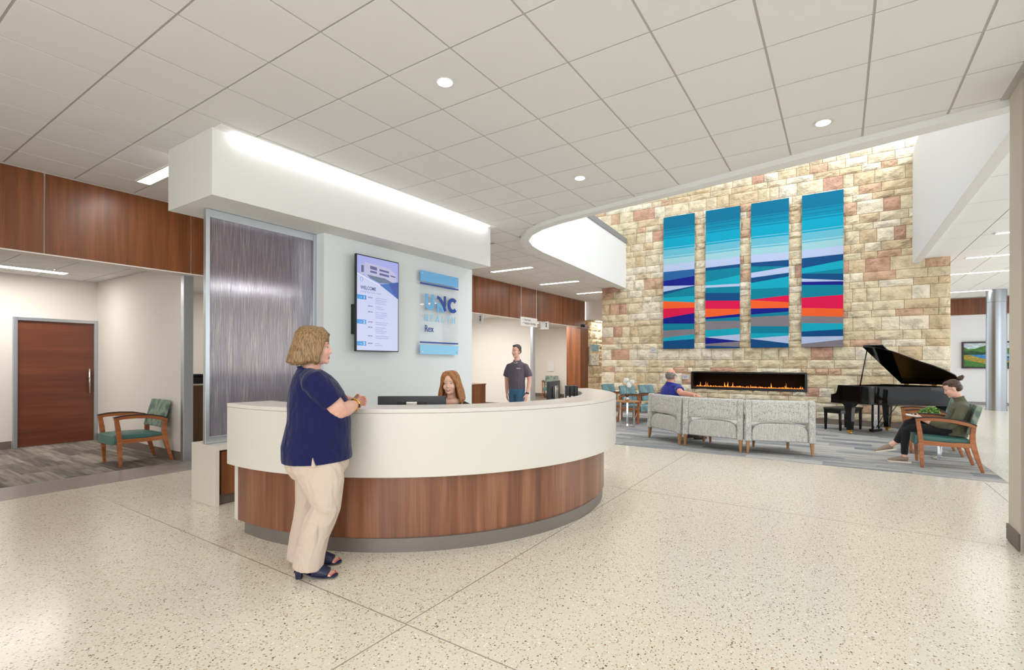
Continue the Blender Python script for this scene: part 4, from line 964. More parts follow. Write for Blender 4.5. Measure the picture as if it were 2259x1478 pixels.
for (lx, ly) in ((.20, .12), (.20, 1.38), (1.30, 1.15)):
    lg_ = MB().tube([(lx, ly, .075), (lx, ly, .46), (lx, ly, .56), (lx, ly, .63)], [.062, .088, .10, .15], 4, up=(1, 1, 0)).build('leg', ebony, pn, bevel=.005)
    c_ = MB().tube([(lx, ly, .05), (lx, ly, .085)], [.055, .06], 16); c_.tube([(lx, ly - .018, .026), (lx, ly + .018, .026)], .026, 14); c_.box(lx - .02, lx + .02, ly - .022, ly + .022, .026, .055)
    c_.build('caster', brass, lg_, smooth=True, auto=40)
ly = thing('pedal_lyre', None, None); ly.parent = pn
lx, l0 = .30, .80
MB().box(lx - .04, lx + .04, l0 - .16, l0 + .16, .03, .09).build('lyre_box', ebony, ly, bevel=.005)
for s in (-.10, .10): MB().box(lx - .018, lx + .018, l0 + s - .018, l0 + s + .018, .09, .63).build('lyre_post', ebony, ly, bevel=.003)
for s in (-.045, 0, .045): MB().tube([(lx, l0 + s, .09), (lx, l0 + s, .63)], .005, 6).build('pedal_rod', chrome, ly)
for s in (-.08, 0, .08): MB().tube([(lx - .03, l0 + s, .05), (lx - .13, l0 + s, .045)], [(.006, .014), (.006, .018)], 8).build('pedal', brass, ly, smooth=True)
for s in (-.05, .05): MB().tube([(lx + .03, l0 + s, .1), (lx + .34, l0 + s * 3, .63)], .007, 6).build('lyre_brace', black_metal, ly)
# raised lid, hinged along the bass side, front flap folded back over it
TH_ = R(29.5); HY, HZ = 1.50, 1.0
def lidp(x, y, h_=0):   # lid plane: distance from hinge d = HY - y
    d_ = HY - y; return (x, HY - d_ * math.cos(TH_) + h_ * math.sin(TH_), HZ + d_ * math.sin(TH_) + h_ * math.cos(TH_))
lo = [(.40, -.02)] + [(x + .015 * (x > .5), y - .02) for x, y in tail]; lo = [(x, min(y, 1.5)) for x, y in lo] + [(.40, 1.5)]
ld = MB(); k_ = len(lo); ld.add([lidp(x, y, 0) for x, y in lo] + [lidp(x, y, .022) for x, y in lo], [tuple(range(k_))[::-1], tuple(range(k_, 2 * k_))] + [(i, (i + 1) % k_, k_ + (i + 1) % k_, k_ + i) for i in range(k_)])
lid = ld.build('lid', ebony, pn, bevel=.004)
fpn = [(.40, -.02), (.76, -.02), (.76, 1.47), (.40, 1.47)]
fl2 = MB(); fl2.add([lidp(x, y, .026) for x, y in fpn] + [lidp(x, y, .046) for x, y in fpn], [(3, 2, 1, 0), (4, 5, 6, 7), (0, 1, 5, 4), (1, 2, 6, 5), (2, 3, 7, 6), (3, 0, 4, 7)]); fl2.build('lid_flap', ebony, pn, bevel=.003)
pt = lidp(.46, .04, -.004); MB().tube([(.44, .03, .97), pt], [.012, .010], 8).build('prop_stick', ebony, pn, smooth=True)
for x in (.50, .98):
    MB().box(x - .045, x + .045, 1.494, 1.506, .955, 1.03).tube([(x - .045, 1.503, 1.0), (x + .045, 1.503, 1.0)], .008, 8).build('hinge', brass, pn)
bn = thing('piano_bench', 'black padded piano bench standing behind the left piano leg', 'bench', (.05, 12.87, .006), math.atan2(.60, .37))
bt = MB(); rbox(bt, -.38, .38, -.19, .19, .43, .475, 8, .015); bt.build('seat_pad', mat('black_leather', (24, 22, 24), .4), bn, smooth=True, bevel=.012, seg=3)
MB().box(-.36, .36, -.17, -.15, .36, .43).box(-.36, .36, .15, .17, .36, .43).box(-.36, -.34, -.15, .15, .36, .43).box(.34, .36, -.15, .15, .36, .43).build('apron', ebony, bn)
for sx in (-1, 1):
    for sy in (-1, 1): MB().tube([(sx * .345, sy * .155, 0), (sx * .345, sy * .155, .43)], [.024, .036], 4, up=(1, 1, 0)).build('leg', ebony, bn, bevel=.003)

# ================================================================== PICTURES
pa = thing('landscape_painting', 'framed landscape painting of green hills and blue water on the far white wall', 'painting', (3.54, 23.14, 1.255))
PW, PHt = 1.75, .93
darkfr = mat('dark_picture_frame', (52, 40, 46), .4)
MB().box(0, PW, .02, .05, 0, PHt).build('backing', darkfr, pa)
for a in ((0, PW, 0, .05), (0, PW, PHt - .05, PHt), (0, .05, .05, PHt - .05), (PW - .05, PW, .05, PHt - .05)): MB().box(a[0], a[1], -.02, .02, a[2], a[3]).build('frame_bar', darkfr, pa, bevel=.003)
pc = lambda n_, c_: mat(n_, c_, .6, spec=.2, noise=(9, .3, (1, 1, 2.5)))
P_sky = pc('paint_sky', (206, 222, 238)); P_hill = pc('paint_hill_green', (86, 136, 76)); P_dk = pc('paint_dark_green', (58, 92, 70)); P_wat = pc('paint_water', (70, 146, 212)); P_och = pc('paint_ochre', (176, 158, 78)); P_lt = pc('paint_pale_water', (170, 204, 234))
def art(poly, m_, lvl): MB().prism([(x * PW, z_ * PHt) for x, z_ in poly], .018 - .001 * lvl, .02, 'y').build('painted_area', m_, pa)
art([(.03, .05), (.97, .05), (.97, .95), (.03, .95)], P_sky, 0)
art([(.03, .55), (.97, .55), (.97, .7), (.8, .78), (.62, .74), (.5, .85), (.42, .8), (.36, .86), (.2, .74), (.1, .72), (.03, .8)], P_hill, 1)
art([(.03, .5), (.6, .52), (.5, .62), (.3, .6), (.15, .66), (.03, .62)], P_dk, 2); art([(.42, .8), (.5, .85), (.62, .74), (.55, .62), (.45, .66)], P_dk, 3)
art([(.03, .05), (.97, .05), (.97, .42), (.4, .45), (.03, .52)], P_och, 1); art([(.12, .5), (.97, .56), (.97, .3), (.5, .3), (.3, .38)], P_wat, 3); art([(.3, .5), (.8, .52), (.9, .48), (.5, .46)], P_lt, 4); art([(.45, .42), (.75, .44), (.8, .4), (.55, .38)], P_dk, 5)
art([(.03, .05), (.5, .05), (.3, .2), (.1, .3), (.03, .32)], P_hill, 3); art([(.5, .08), (.97, .05), (.97, .2), (.7, .25)], P_dk, 4)
ha = thing('leaf_canvas', 'narrow pale canvas with drifting leaves on the hallway stone wall', 'painting', (-7.655, 16.62, 1.33))
MB().box(-.01, .07, 0, .68, 0, .78).build('canvas', pc('canvas_cream', (232, 228, 216)), ha, bevel=.003)
MB().box(.07, .072, .02, .66, .50, .76).build('painted_area', pc('paint_grey_blue', (140, 172, 182)), ha); MB().box(.07, .0722, .02, .66, .44, .50).build('painted_area', pc('paint_sand', (216, 190, 130)), ha)
for (y, z_, an) in ((.15, .3, .5), (.4, .34, 2.0), (.5, .16, 1.0), (.2, .12, 2.6), (.34, .22, .2)):
    MB().prism([(y + .05 * math.cos(an), z_ + .05 * math.sin(an)), (y - .018 * math.sin(an), z_ + .018 * math.cos(an)), (y - .05 * math.cos(an), z_ - .05 * math.sin(an)), (y + .018 * math.sin(an), z_ - .018 * math.cos(an))], .072, .0735, 'x').build('leaf', pc('paint_leaf', (168, 132, 74)) if 'paint_leaf' not in MATS else MATS['paint_leaf'], ha)
wp = thing('wall_plate', 'blank white notice panel on the wall above the distant chair', 'panel', (-9.98, 17.88, 1.05)); MB().box(-.16, .16, -.02, .01, 0, .42).build('plate', white_paint, wp, bevel=.004)

# ================================================================== COUNTERS IN THE ALCOVES
ct = thing('check_in_counter', 'brown check-in counter with a grey privacy panel seen left of the rain glass', 'counter', (0, 0, 0))
MB().box(-9.0, -8.42, 3.55, 8.6, .006, 1.06).build('body', counter_wood, ct, bevel=.004)
MB().box(-8.41, -8.34, 3.86, 8.5, .94, 1.24).build('privacy_panel', mat('grey_privacy_panel', (164, 154, 148), .5), ct, bevel=.003)
MB().box(-9.05, -8.4, 3.52, 8.62, 1.06, 1.085).build('counter_top', quartz, ct, bevel=.003)
pr2 = thing('printer', 'black desk printer on the brown check-in counter', 'printer', (-8.62, 3.74, 1.086)); MB().box(-.15, .15, -.14, .14, 0, .11).build('housing', black_metal, pr2, bevel=.01); MB().box(-.14, .16, -.12, .12, .112, .15).build('paper_tray', black_metal, pr2, bevel=.005)
cb = thing('low_cabinet', 'low walnut cabinet end standing past the right edge of the display wall', 'cabinet', (-5.92, 7.05, 0)); MB().box(-.26, .17, -.3, .66, .06, 1.0).build('body', fascia_wood, cb, bevel=.003); MB().box(-.24, .15, -.28, .64, 0, .06).build('plinth', MATS['dark_plinth'], cb); MB().box(-.27, .18, -.31, .67, 1.0, 1.02).build('top', fascia_wood, cb, bevel=.003)

# ================================================================== DESK EQUIPMENT
scr_dark = mat('monitor_dark_plastic', (52, 54, 60), .45)
def monitor(label, loc, rz, w_, h_, lift):
    t = thing('monitor', label, 'monitor', loc, rz, 'desk monitors')
    MB().box(-.018, .018, -w_ / 2, w_ / 2, lift, lift + h_).build('display_back', scr_dark, t, bevel=.006)
    MB().box(-.022, -.019, -w_ / 2 + .012, w_ / 2 - .012, lift + .012, lift + h_ - .012).build('screen', mat('screen_glass', (30, 34, 44), .15) if 'screen_glass' not in MATS else MATS['screen_glass'], t)
    MB().box(.02, .045, -.05, .05, .012, lift + h_ * .86).build('stand', MATS['satin_steel'], t, bevel=.006)
    MB().box(.0185, .026, -.13, -.052, lift + h_ * .5, lift + h_ * .84).box(.0185, .026, .052, .13, lift + h_ * .5, lift + h_ * .84).build('mount_plate', black_metal, t, bevel=.004)
    MB().box(-.08, .08, -.11, .11, 0, .012).build('foot', MATS['satin_steel'], t, bevel=.004)
    return t
monitor('wide dark monitor seen from behind in front of the receptionist', (-3.18, 3.17, .741), R(-52), .60, .33, .068)
monitor('grey monitor seen from behind at the far end of the desk', (-2.90, 5.27, .741), R(13), .46, .40, .075)
for k in range(3):
    t = thing('binder', ('left', 'middle', 'right')[k] + ' of the three black binders beside the grey desk monitor', 'binder', (-2.745 + .042 * k, 5.33 + .0275 * k, .741), R(-56.5), 'black binders on the desk')
    MB().box(-.06, .06, -.022, .022, 0, .42).build('cover', mat('binder_black', (30, 30, 36), .4) if 'binder_black' not in MATS else MATS['binder_black'], t, bevel=.004); MB().box(.0595, .0612, -.014, .014, .1, .3).build('spine_label', white_paint, t)
# ================================================================== PEOPLE
def grow(mb, name, mats, parent, voxel=.006, smooth=4, mi_fn=None):
    """fuse overlapping closed shapes into one continuous skin"""
    tmp = bpy.data.objects.new('tmp', mb.mesh('tmp', mats)); C.objects.link(tmp)
    r_ = tmp.modifiers.new('r', 'REMESH'); r_.mode = 'VOXEL'; r_.voxel_size = voxel; r_.use_smooth_shade = True
    if smooth:
        s_ = tmp.modifiers.new('s', 'SMOOTH'); s_.factor = .5; s_.iterations = smooth
    dg = bpy.context.evaluated_depsgraph_get(); me = bpy.data.meshes.new_from_object(tmp.evaluated_get(dg)); bpy.data.objects.remove(tmp)
    me.name = name; me.polygons.foreach_set('use_smooth', [True] * len(me.polygons))
    me.materials.clear()
    for m_ in (mats if isinstance(mats, (list, tuple)) else [mats]): me.materials.append(m_)
    o = bpy.data.objects.new(name, me); C.objects.link(o); o.parent = parent
    return o
def skin_mat(name, rgb):
    m = mat(name, rgb, .5, spec=.35); nt, N, L, b = nodes(m)
    b.inputs['Subsurface Weight'].default_value = .12; b.inputs['Subsurface Radius'].default_value = (.02, .008, .005); b.inputs['Subsurface Scale'].default_value = .5
    nz = N.new('ShaderNodeTexNoise'); nz.inputs['Scale'].default_value = 14; tc = N.new('ShaderNodeTexCoord'); L.new(tc.outputs['Object'], nz.inputs['Vector'])
    c = rgb; rp = ramp(nt, [(.35, (c[0] * .97, c[1] * .93, c[2] * .92)), (.65, c)]); L.new(nz.outputs['Fac'], rp.inputs[0]); L.new(rp.outputs[0], b.inputs['Base Color']); return m
def hair_mat(name, dark, light, axis=(120, 120, 10)):
    m = mat(name, light, .42, spec=.4); nt, N, L, b = nodes(m)
    mp = mapping(nt, axis); nz = N.new('ShaderNodeTexNoise'); nz.inputs['Scale'].default_value = 1.5; nz.inputs['Detail'].default_value = 4; L.new(mp.outputs[0], nz.inputs['Vector'])
    rp = ramp(nt, [(.35, dark), (.62, light)]); L.new(nz.outputs['Fac'], rp.inputs[0]); L.new(rp.outputs[0], b.inputs['Base Color'])
    bp = N.new('ShaderNodeBump'); bp.inputs['Strength'].default_value = .5; bp.inputs['Distance'].default_value = .006; L.new(nz.outputs['Fac'], bp.inputs['Height']); L.new(bp.outputs[0], b.inputs['Normal']); return m
def cloth(name, rgb, fold=(7, .5), rough=.85):
    m = mat(name, rgb, rough, spec=.2, sheen=.15); nt, N, L, b = nodes(m)
    mp = mapping(nt, (1, 1, .55)); nz = N.new('ShaderNodeTexNoise'); nz.inputs['Scale'].default_value = fold[0]; nz.inputs['Detail'].default_value = 2.5; nz.inputs['Distortion'].default_value = .6; L.new(mp.outputs[0], nz.inputs['Vector'])
    bp = N.new('ShaderNodeBump'); bp.inputs['Strength'].default_value = fold[1]; bp.inputs['Distance'].default_value = .04; L.new(nz.outputs['Fac'], bp.inputs['Height']); L.new(bp.outputs[0], b.inputs['Normal']); return m
eye_white = mat('eye_white', (236, 232, 228), .25); iris_m = mat('iris_blue_grey', (70, 84, 96), .2); iris_b = mat('iris_brown', (58, 40, 30), .2)
lip_m = mat('lips_rose', (186, 98, 94), .45); brow_m = mat('eyebrow_brown', (110, 78, 52), .7); nail_red = mat('nail_red', (206, 44, 44), .25); teeth = mat('teeth_white', (240, 236, 228), .3)
def head_frame(c, yaw, pitch=0.0, rollh=0.0, s=1.0):
    """x forward, y left, z up"""
    return Matrix.Translation(c) @ Matrix.Rotation(yaw, 4, 'Z') @ Matrix.Rotation(pitch, 4, 'Y') @ Matrix.Rotation(rollh, 4, 'X') @ Matrix.Scale(s, 4)
def add_head(mb, HM, heavy=0.0):
    sv = mb.M; mb.M = sv @ HM
    mb.ball((-.014, 0, .036), (.096, .076, .086), 20, 14); mb.ball((.026, 0, -.032), (.066 + heavy * .3, .060 + heavy, .086), 18, 12)
    mb.ball((.030, 0, -.076), (.052, .050 + heavy, .042), 14, 10); mb.ball((.074, 0, -.094), (.019, .022, .017), 10, 7)
    for s in (-1, 1):
        mb.ball((.052, s * .036, -.032), (.032, .027, .034), 12, 8); mb.ball((-.008, s * .077, -.012), (.019, .010, .032), 10, 8); mb.ball((-.004, s * .074, -.034), (.009, .008, .012), 8, 6)
        mb.ball((.064, s * .028, .024), (.018, .024, .013), 10, 7); mb.ball((.089, s * .011, -.033), (.010, .009, .008), 8, 6)
    mb.ball((.034, 0, .046), (.050, .058, .056), 14, 10)
    mb.tube([(.076, 0, .020), (.087, 0, -.006), (.096, 0, -.028)], [(.010, .008), (.011, .009), (.012, .011)], 10); mb.ball((.097, 0, -.030), (.011, .012, .010), 10, 7)
    mb.ball((.080, 0, -.060), (.014, .024, .010), 10, 7); mb.ball((.078, 0, -.074), (.014, .022, .010), 10, 7)
    mb.M = sv
from mathutils.bvhtree import BVHTree
def face_bits(HM, parent, body, iris=None, smile=False, brow=None, lips=None, gaze=0.0, open_=1.0):
    """eyes, brows and lips laid onto the face that was grown"""
    bv = BVHTree.FromPolygons([v.co for v in body.data.vertices], [tuple(p.vertices) for p in body.data.polygons]); HI = HM.inverted(); dv = (HM.to_3x3() @ Vector((-1, 0, 0))).normalized()
    def sx(y, z):
        h_ = bv.ray_cast(HM @ Vector((.4, y, z)), dv)
        return (HI @ h_[0]).x if h_[0] is not None else .07
    def on(path, lift): return [(sx(y, z) + lift, y, z) for y, z in path]
    lash = MATS.get('eyelash_dark') or mat('eyelash_dark', (60, 44, 38), .6)
    for s in (-1, 1):
        y0, z0 = s * .031, .001; x0 = sx(y0, z0); hz = .0068 * open_
        m_ = MB(); m_.M = HM; n_ = 10
        almond = [(y0 + .0145 * math.cos(a), z0 + hz * math.sin(a) * (1 if math.sin(a) > 0 else .75)) for a in np.linspace(0, 2 * math.pi, 2 * n_, endpoint=False)]
        pts = on(almond, .0006); m_.add(pts + [(x0 + .0035, y0, z0)], [(k, (k + 1) % len(pts), len(pts)) for k in range(len(pts))]); e_ = m_.build('eye', eye_white, parent, smooth=True)
        m_ = MB(); m_.M = HM; m_.ball((x0 + .0026, y0 + gaze * .005, z0 - .0008 * (open_ < 1)), (.0016, .0062, min(.0062, hz * .95)), 12, 8); m_.build('iris', iris or iris_m, e_, smooth=True)
        m_ = MB(); m_.M = HM; m_.tube(on([(y0 - .0150, z0 + .0005), (y0 - .008, z0 + hz * .8), (y0, z0 + hz), (y0 + .008, z0 + hz * .8), (y0 + .0150, z0 + .0005)], .0012), [.0008, .0013, .0016, .0013, .0008], 6); m_.build('eyelid', lash, e_, smooth=True)
        m_ = MB(); m_.M = HM; m_.tube(on([(s * .014, .0235), (s * .024, .0265), (s * .036, .0275), (s * .048, .0235)], .0004), [(.0016, .0026), (.0016, .003), (.0016, .0026), (.001, .0014)], 6); m_.build('eyebrow', brow or brow_m, parent, smooth=True)
    w_ = .027 if smile else .021; up_ = .006 if smile else .0
    m_ = MB(); m_.M = HM
    m_.tube(on([(-w_, -.0655 + up_), (-.012, -.0628), (0, -.0640), (.012, -.0628), (w_, -.0655 + up_)], .0002), [.0008, .0028, .0030, .0028, .0008], 8)
    m_.tube(on([(-w_, -.0665 + up_), (-.012, -.0715 - .003 * smile), (0, -.0735 - .003 * smile), (.012, -.0715 - .003 * smile), (w_, -.0665 + up_)], .0), [.0008, .0032, .0038, .0032, .0008], 8)
    m_.build('lips', lips or lip_m, parent, smooth=True)
    if smile:
        m_ = MB(); m_.M = HM; m_.tube(on([(-.018, -.0650), (-.009, -.0680), (0, -.0688), (.009, -.0680), (.018, -.0650)], .0008), [.0012, .0022, .0026, .0022, .0012], 8); m_.build('teeth', teeth, parent, smooth=True)
def hand(mb, wrist, d_, palm_n, s=1.0, curl=.5, spread=1.0, thumb_side=1):
    """wrist point, direction of the fingers, direction the palm faces; thumb leaves the side of the palm"""
    w = Vector(wrist); d_ = Vector(d_).normalized(); pn_ = Vector(palm_n); pn_ = (pn_ - d_ * pn_.dot(d_)).normalized(); sd = d_.cross(pn_).normalized() * thumb_side
    P = lambda a, b_, c_: tuple(w + d_ * (a * s) + sd * (b_ * s) + pn_ * (c_ * s))
    mb.tube([P(-.02, 0, 0), P(.012, .0, 0), P(.045, .002, .002), P(.085, .0, .002)], [(.022 * s, .026 * s), (.020 * s, .030 * s), (.016 * s, .040 * s), (.013 * s, .041 * s)], 12, up=tuple(pn_))
    for k, (b_, ln) in enumerate(((.030, .070), (.010, .078), (-.010, .073), (-.030, .058))):
        a1, a2, a3 = curl * .55, curl * 1.25, curl * 1.8
        p = Vector((.082 - .004 * abs(k - 1), b_, .002)); pts = [Vector((.055, b_ * .8, .002)), p.copy()]; ang = 0
        for seg, an in ((ln * .45, a1), (ln * .32, a2), (ln * .25, a3)):
            p = p + Vector((math.cos(an) * seg, b_ * .12 * spread * seg / .03 * .3, math.sin(an) * seg)); pts.append(p.copy())
        mb.tube([P(*q) for q in pts], [.0095 * s, .0095 * s, .0088 * s, .008 * s, .0062 * s], 8); mb.ball(P(*pts[-1]), .0064 * s, 8, 6)
    tp = [(.010, .018, .004), (.035, .044, .010), (.060, .056, .018 + .012 * curl), (.082, .056 - .012 * curl, .024 + .024 * curl)]
    mb.tube([P(*q) for q in tp], [.014 * s, .0125 * s, .0105 * s, .0075 * s], 8); mb.ball(P(*tp[-1]), .0078 * s, 8, 6)

# ---------------------------------------------------------- standing woman at the desk (her frame: x along the desk to the right, y towards the desk)
skin_a = skin_mat('fair_skin', (232, 184, 166)); navy_knit = cloth('navy_knit', (24, 27, 76), (8, .9)); stone_twill = cloth('pale_pink_twill', (206, 187, 172), (9, .95)); blonde = hair_mat('dark_blonde_hair', (96, 72, 46), (164, 132, 92))
wo = thing('person', 'woman in a navy top and pale trousers standing at the desk, hands clasped', 'person', tuple(CR * -1.342 + CF * 3.40), YAW)
th = R(22); fx, fy = math.cos(th), math.sin(th); fu = (fx, fy, 0)
HM = head_frame((-.012, .0, 1.548), R(14), R(4), 0, 1.03)
sk = MB(); add_head(sk, HM, .004)
sk.tube([(-.045, 0, 1.36), (-.038, 0, 1.42), (-.022, .0, 1.48)], [(.066, .070), (.056, .056), (.056, .054)], 14, up=fu)
sk.ball((-.045, 0, 1.36), (.09, .11, .05), 14, 9)
# near (right) arm, far (left) arm
sk.tube([(.055, -.175, 1.31), (.115, -.14, 1.215), (.160, -.105, 1.145), (.178, -.085, 1.118)], [.072, .070, .066, .060], 14)
sk.ball((.180, -.078, 1.116), (.060, .062, .056), 14, 10)
sk.tube([(.178, -.085, 1.118), (.195, .0, 1.122), (.205, .085, 1.130), (.208, .165, 1.136)], [.058, .056, .044, .030], 14)
hand(sk, (.208, .172, 1.136), (.12, .95, .05), (-.85, .1, -.1), .95, .75, 1, -1)
sk.tube([(-.06, .19, 1.30), (.01, .29, 1.19), (.045, .335, 1.15)], [.064, .060, .054], 12); sk.ball((.048, .338, 1.148), .052, 12, 8)
sk.tube([(.048, .338, 1.148), (.10, .325, 1.148), (.155, .30, 1.148)], [.050, .042, .029], 12)
hand(sk, (.160, .298, 1.150), (.93, -.20, .06), (-.1, -.9, -.1), .95, .80, 1, -1)
body = grow(sk, 'body', skin_a, wo, .0042, 3)
face_bits(HM, wo, body, open_=.6)
# top: torso and sleeves in one piece
tp_ = MB()
secs = [(.770, .003, .228, .226), (.80, .002, .230, .228), (.865, -.002, .228, .224), (.95, .008, .216, .218), (1.03, .016, .208, .212), (1.11, .012, .203, .210), (1.19, -.008, .190, .205), (1.26, -.028, .166, .200), (1.31, -.044, .140, .190), (1.355, -.056, .108, .160), (1.392, -.06, .076, .100), (1.402, -.058, .070, .086)]
tp_.tube([(x, 0, z) for z, x, a, b_ in secs], [(a, b_) for z, x, a, b_ in secs], 28, up=fu)
tp_.tube([(-.02, -.10, 1.345), (.045, -.172, 1.318), (.105, -.150, 1.24), (.150, -.125, 1.178)], [.062, .086, .088, .087], 18)
tp_.tube([(-.06, .10, 1.345), (-.07, .185, 1.31), (-.03, .255, 1.24), (-.005, .285, 1.205)], [.062, .082, .080, .078], 16)
tp_.ball((.11, -.02, 1.17), (.10, .15, .085), 14, 10)
grow(tp_, 'knit_top', navy_knit, wo, .006, 5)
m_ = MB(); m_.M = Matrix.Translation((-.056, 0, 1.396)) @ Matrix.Rotation(R(10), 4, 'Y'); m_.tube([(.070 * math.cos(a), .082 * math.sin(a), 0) for a in np.linspace(0, 2 * math.pi, 28)], .007, 8); m_.build('neckband', navy_knit, wo, smooth=True)
tr = MB()
tr.tube([(.0, 0, .84), (.002, 0, .79), (.004, 0, .72), (.005, 0, .66)], [(.205, .205), (.214, .212), (.205, .205), (.165, .185)], 24, up=fu)
tr.tube([(.030, -.085, .80), (.060, -.095, .70), (.082, -.105, .62), (.098, -.108, .54), (.104, -.108, .475), (.064, -.108, .39), (.024, -.105, .29), (-.004, -.102, .17), (-.020, -.100, .075)], [(.140, .105), (.154, .112), (.140, .112), (.112, .104), (.094, .098), (.102, .098), (.098, .098), (.098, .102), (.098, .106)], 22, up=(1, 0, 0))
tr.tube([(-.045, .095, .80), (-.050, .100, .69), (-.062, .105, .58), (-.088, .108, .43), (-.108, .108, .32), (-.132, .106, .20), (-.150, .104, .05)], [(.150, .112), (.146, .112), (.130, .108), (.104, .10), (.098, .10), (.098, .10), (.100, .104)], 22, up=(1, 0, 0))
for q in range(0): tr.tube([(.13 - .02 * q, -.205 + .006 * q, .70 - .05 * q), (.05 - .01 * q, -.215, .64 - .06 * q), (-.03, -.20, .60 - .055 * q)], [.006, .012, .005], 6)
grow(tr, 'trousers', stone_twill, wo, .0062, 5)
# white slit wedge at the hem of the top
m_ = MB(); m_.add([(.052, -.2275, .768), (.078, -.2265, .768), (.060, -.2305, .825), (.052, -.21, .768), (.078, -.21, .768), (.060, -.212, .825)], [(0, 1, 2), (5, 4, 3), (0, 3, 4, 1), (1, 4, 5, 2), (2, 5, 3, 0)]); m_.build('hem_slit', stone_twill, wo)
# hair: a chin-length bob of separate locks over a cap
hr = MB(); hr.M = HM
hr.ball((-.020, 0, .046), (.104, .086, .090), 20, 14)
rh = random.Random(4)
for k in range(46):
    a = R(62) + (2 * math.pi - 2 * R(62)) * k / 45
    ca, sa = math.cos(a), math.sin(a); lf = rh.uniform(.0, .014)
    side = abs(sa) > .75 and ca > -.1
    zb_ = -.112 - .012 * (ca < 0) + rh.uniform(-.008, .008)
    hr.tube([(-.02 + .045 * ca, .040 * sa, .126), (-.02 + .078 * ca, .066 * sa, .110), (-.02 + .097 * ca, .081 * sa, .078), (-.022 + .108 * ca, .094 * sa, .02), (-.026 + (.112 + lf) * ca, (.100 + lf * .4) * sa, -.05), (-.030 + (.122 + lf) * ca, .098 * sa, zb_ + .02), (-.026 + .104 * ca, .086 * sa, zb_)], [.014, .017, .020, .019, .018, .017, .008], 8)
for s in (-1, 1):   # fringe swept back from the brow
    for q in range(5): hr.tube([(.03 - .012 * q, s * (.012 + .006 * q), .128), (.066 - .012 * q, s * (.045 + .006 * q), .088), (.052 - .016 * q, s * (.080 + .002 * q), .025), (.040 - .014 * q, s * .088, -.04), (.03 - .012 * q, s * .082, -.088)], [.012, .015, .014, .013, .007], 8)
grow(hr, 'hair', blonde, wo, .0048, 2)
# bracelet watch
m_ = MB(); m_.M = Matrix.Translation((.2075, .150, 1.1355)) @ Matrix.Rotation(R(90), 4, 'X'); m_.tube([(.037 * math.cos(a), .037 * math.sin(a), 0) for a in np.linspace(0, 2 * math.pi, 26)], [(.004, .008)] * 26, 8)
wt_ = m_.build('bracelet_watch', brass, wo, smooth=True); m_ = MB(); m_.M = Matrix.Translation((.246, .150, 1.128)); m_.ball((0, 0, 0), (.006, .015, .015), 12, 8); m_.build('watch_face', mat('watch_face_dark', (70, 52, 34), .3, .5), wt_, smooth=True)
navy_leather = mat('navy_leather', (28, 32, 62), .5)
for (ox, oy, nm) in ((-.100, -.115, 'near'), (-.150, .105, 'far')):
    sh = MB(); sh.M = Matrix.Translation((ox, oy, 0)) @ Matrix.Rotation(R(6), 4, 'Z')
    sh.tube([(.00, 0, .052), (.06, 0, .046), (.12, .0, .020), (.19, 0, .012), (.262, 0, .014), (.276, 0, .016)], [(.008, .030), (.008, .032), (.009, .038), (.009, .045), (.009, .036), (.006, .015)], 12, up=(0, 0, 1))
    sh.tube([(.028, 0, .0), (.026, 0, .05)], [.026, .030], 4, up=(1, 1, 0))
    so = sh.build('sandal', navy_leather, wo, bevel=.003)
    up_ = MB(); up_.M = sh.M; up_.tube([(.115, 0, .055), (.15, 0, .050), (.19, 0, .040), (.222, 0, .034)], [(.048, .046), (.044, .050), (.034, .052), (.026, .048)], 16, up=(0, 0, 1)); grow(up_, 'upper_band', navy_leather, so, .004, 3)
    ft = MB(); ft.M = sh.M; ft.tube([(.035, 0, .10), (.035, 0, .085), (.06, 0, .075), (.12, 0, .05), (.19, 0, .034), (.235, 0, .026)], [(.038, .032), (.036, .032), (.030, .030), (.028, .034), (.020, .042), (.012, .038)], 14, up=(0, 0, 1)); ft.tube([(.05, 0, .07), (.045, 0, .18)], [.036, .036], 12)
    ft.ball((.02, 0, .078), (.030, .028, .026), 10, 8)
    for q in range(5): ft.tube([(.215, -.030 + .0155 * q, .026), (.252 - .006 * abs(q - 3.2), -.030 + .0155 * q, .023)], [.0095, .0082], 8); ft.ball((.253 - .006 * abs(q - 3.2), -.030 + .0155 * q, .0225), .0085, 8, 6)
    fo_ = grow(ft, 'foot', skin_a, so, .004, 2)
    for q in range(5):
        nl = MB(); nl.M = sh.M; nl.ball((.256 - .006 * abs(q - 3.2), -.030 + .0155 * q, .0275), (.0065, .006, .0035), 8, 6)
        o = nl.build('toenail', nail_red, so, smooth=True)

# ---------------------------------------------------------- receptionist seated inside the desk
skin_b = skin_mat('rosy_fair_skin', (244, 202, 182)); auburn = hair_mat('auburn_hair', (118, 70, 40), (198, 138, 84)); black_knit = cloth('black_knit', (38, 34, 38), (8, .4)); black_cl = cloth('charcoal_trousers', (44, 44, 50), (6, .4))
rx_, ry_ = -3.46, 4.02; face_dir = math.atan2(2.09 - ry_ - .1, -3.0 - rx_ + .28)
rc_ = thing('person', 'smiling woman with long auburn hair seated behind the reception desk', 'person', (rx_, ry_, 0), face_dir)
HM = head_frame((.02, 0, 1.215), R(4), R(2), R(4), .99)
sk = MB(); add_head(sk, HM); sk.tube([(-.03, 0, 1.02), (-.022, 0, 1.08), (-.008, 0, 1.15)], [(.058, .066), (.048, .048), (.048, .046)], 14, up=(1, 0, 0)); sk.ball((-.005, 0, 1.02), (.075, .11, .045), 14, 9)
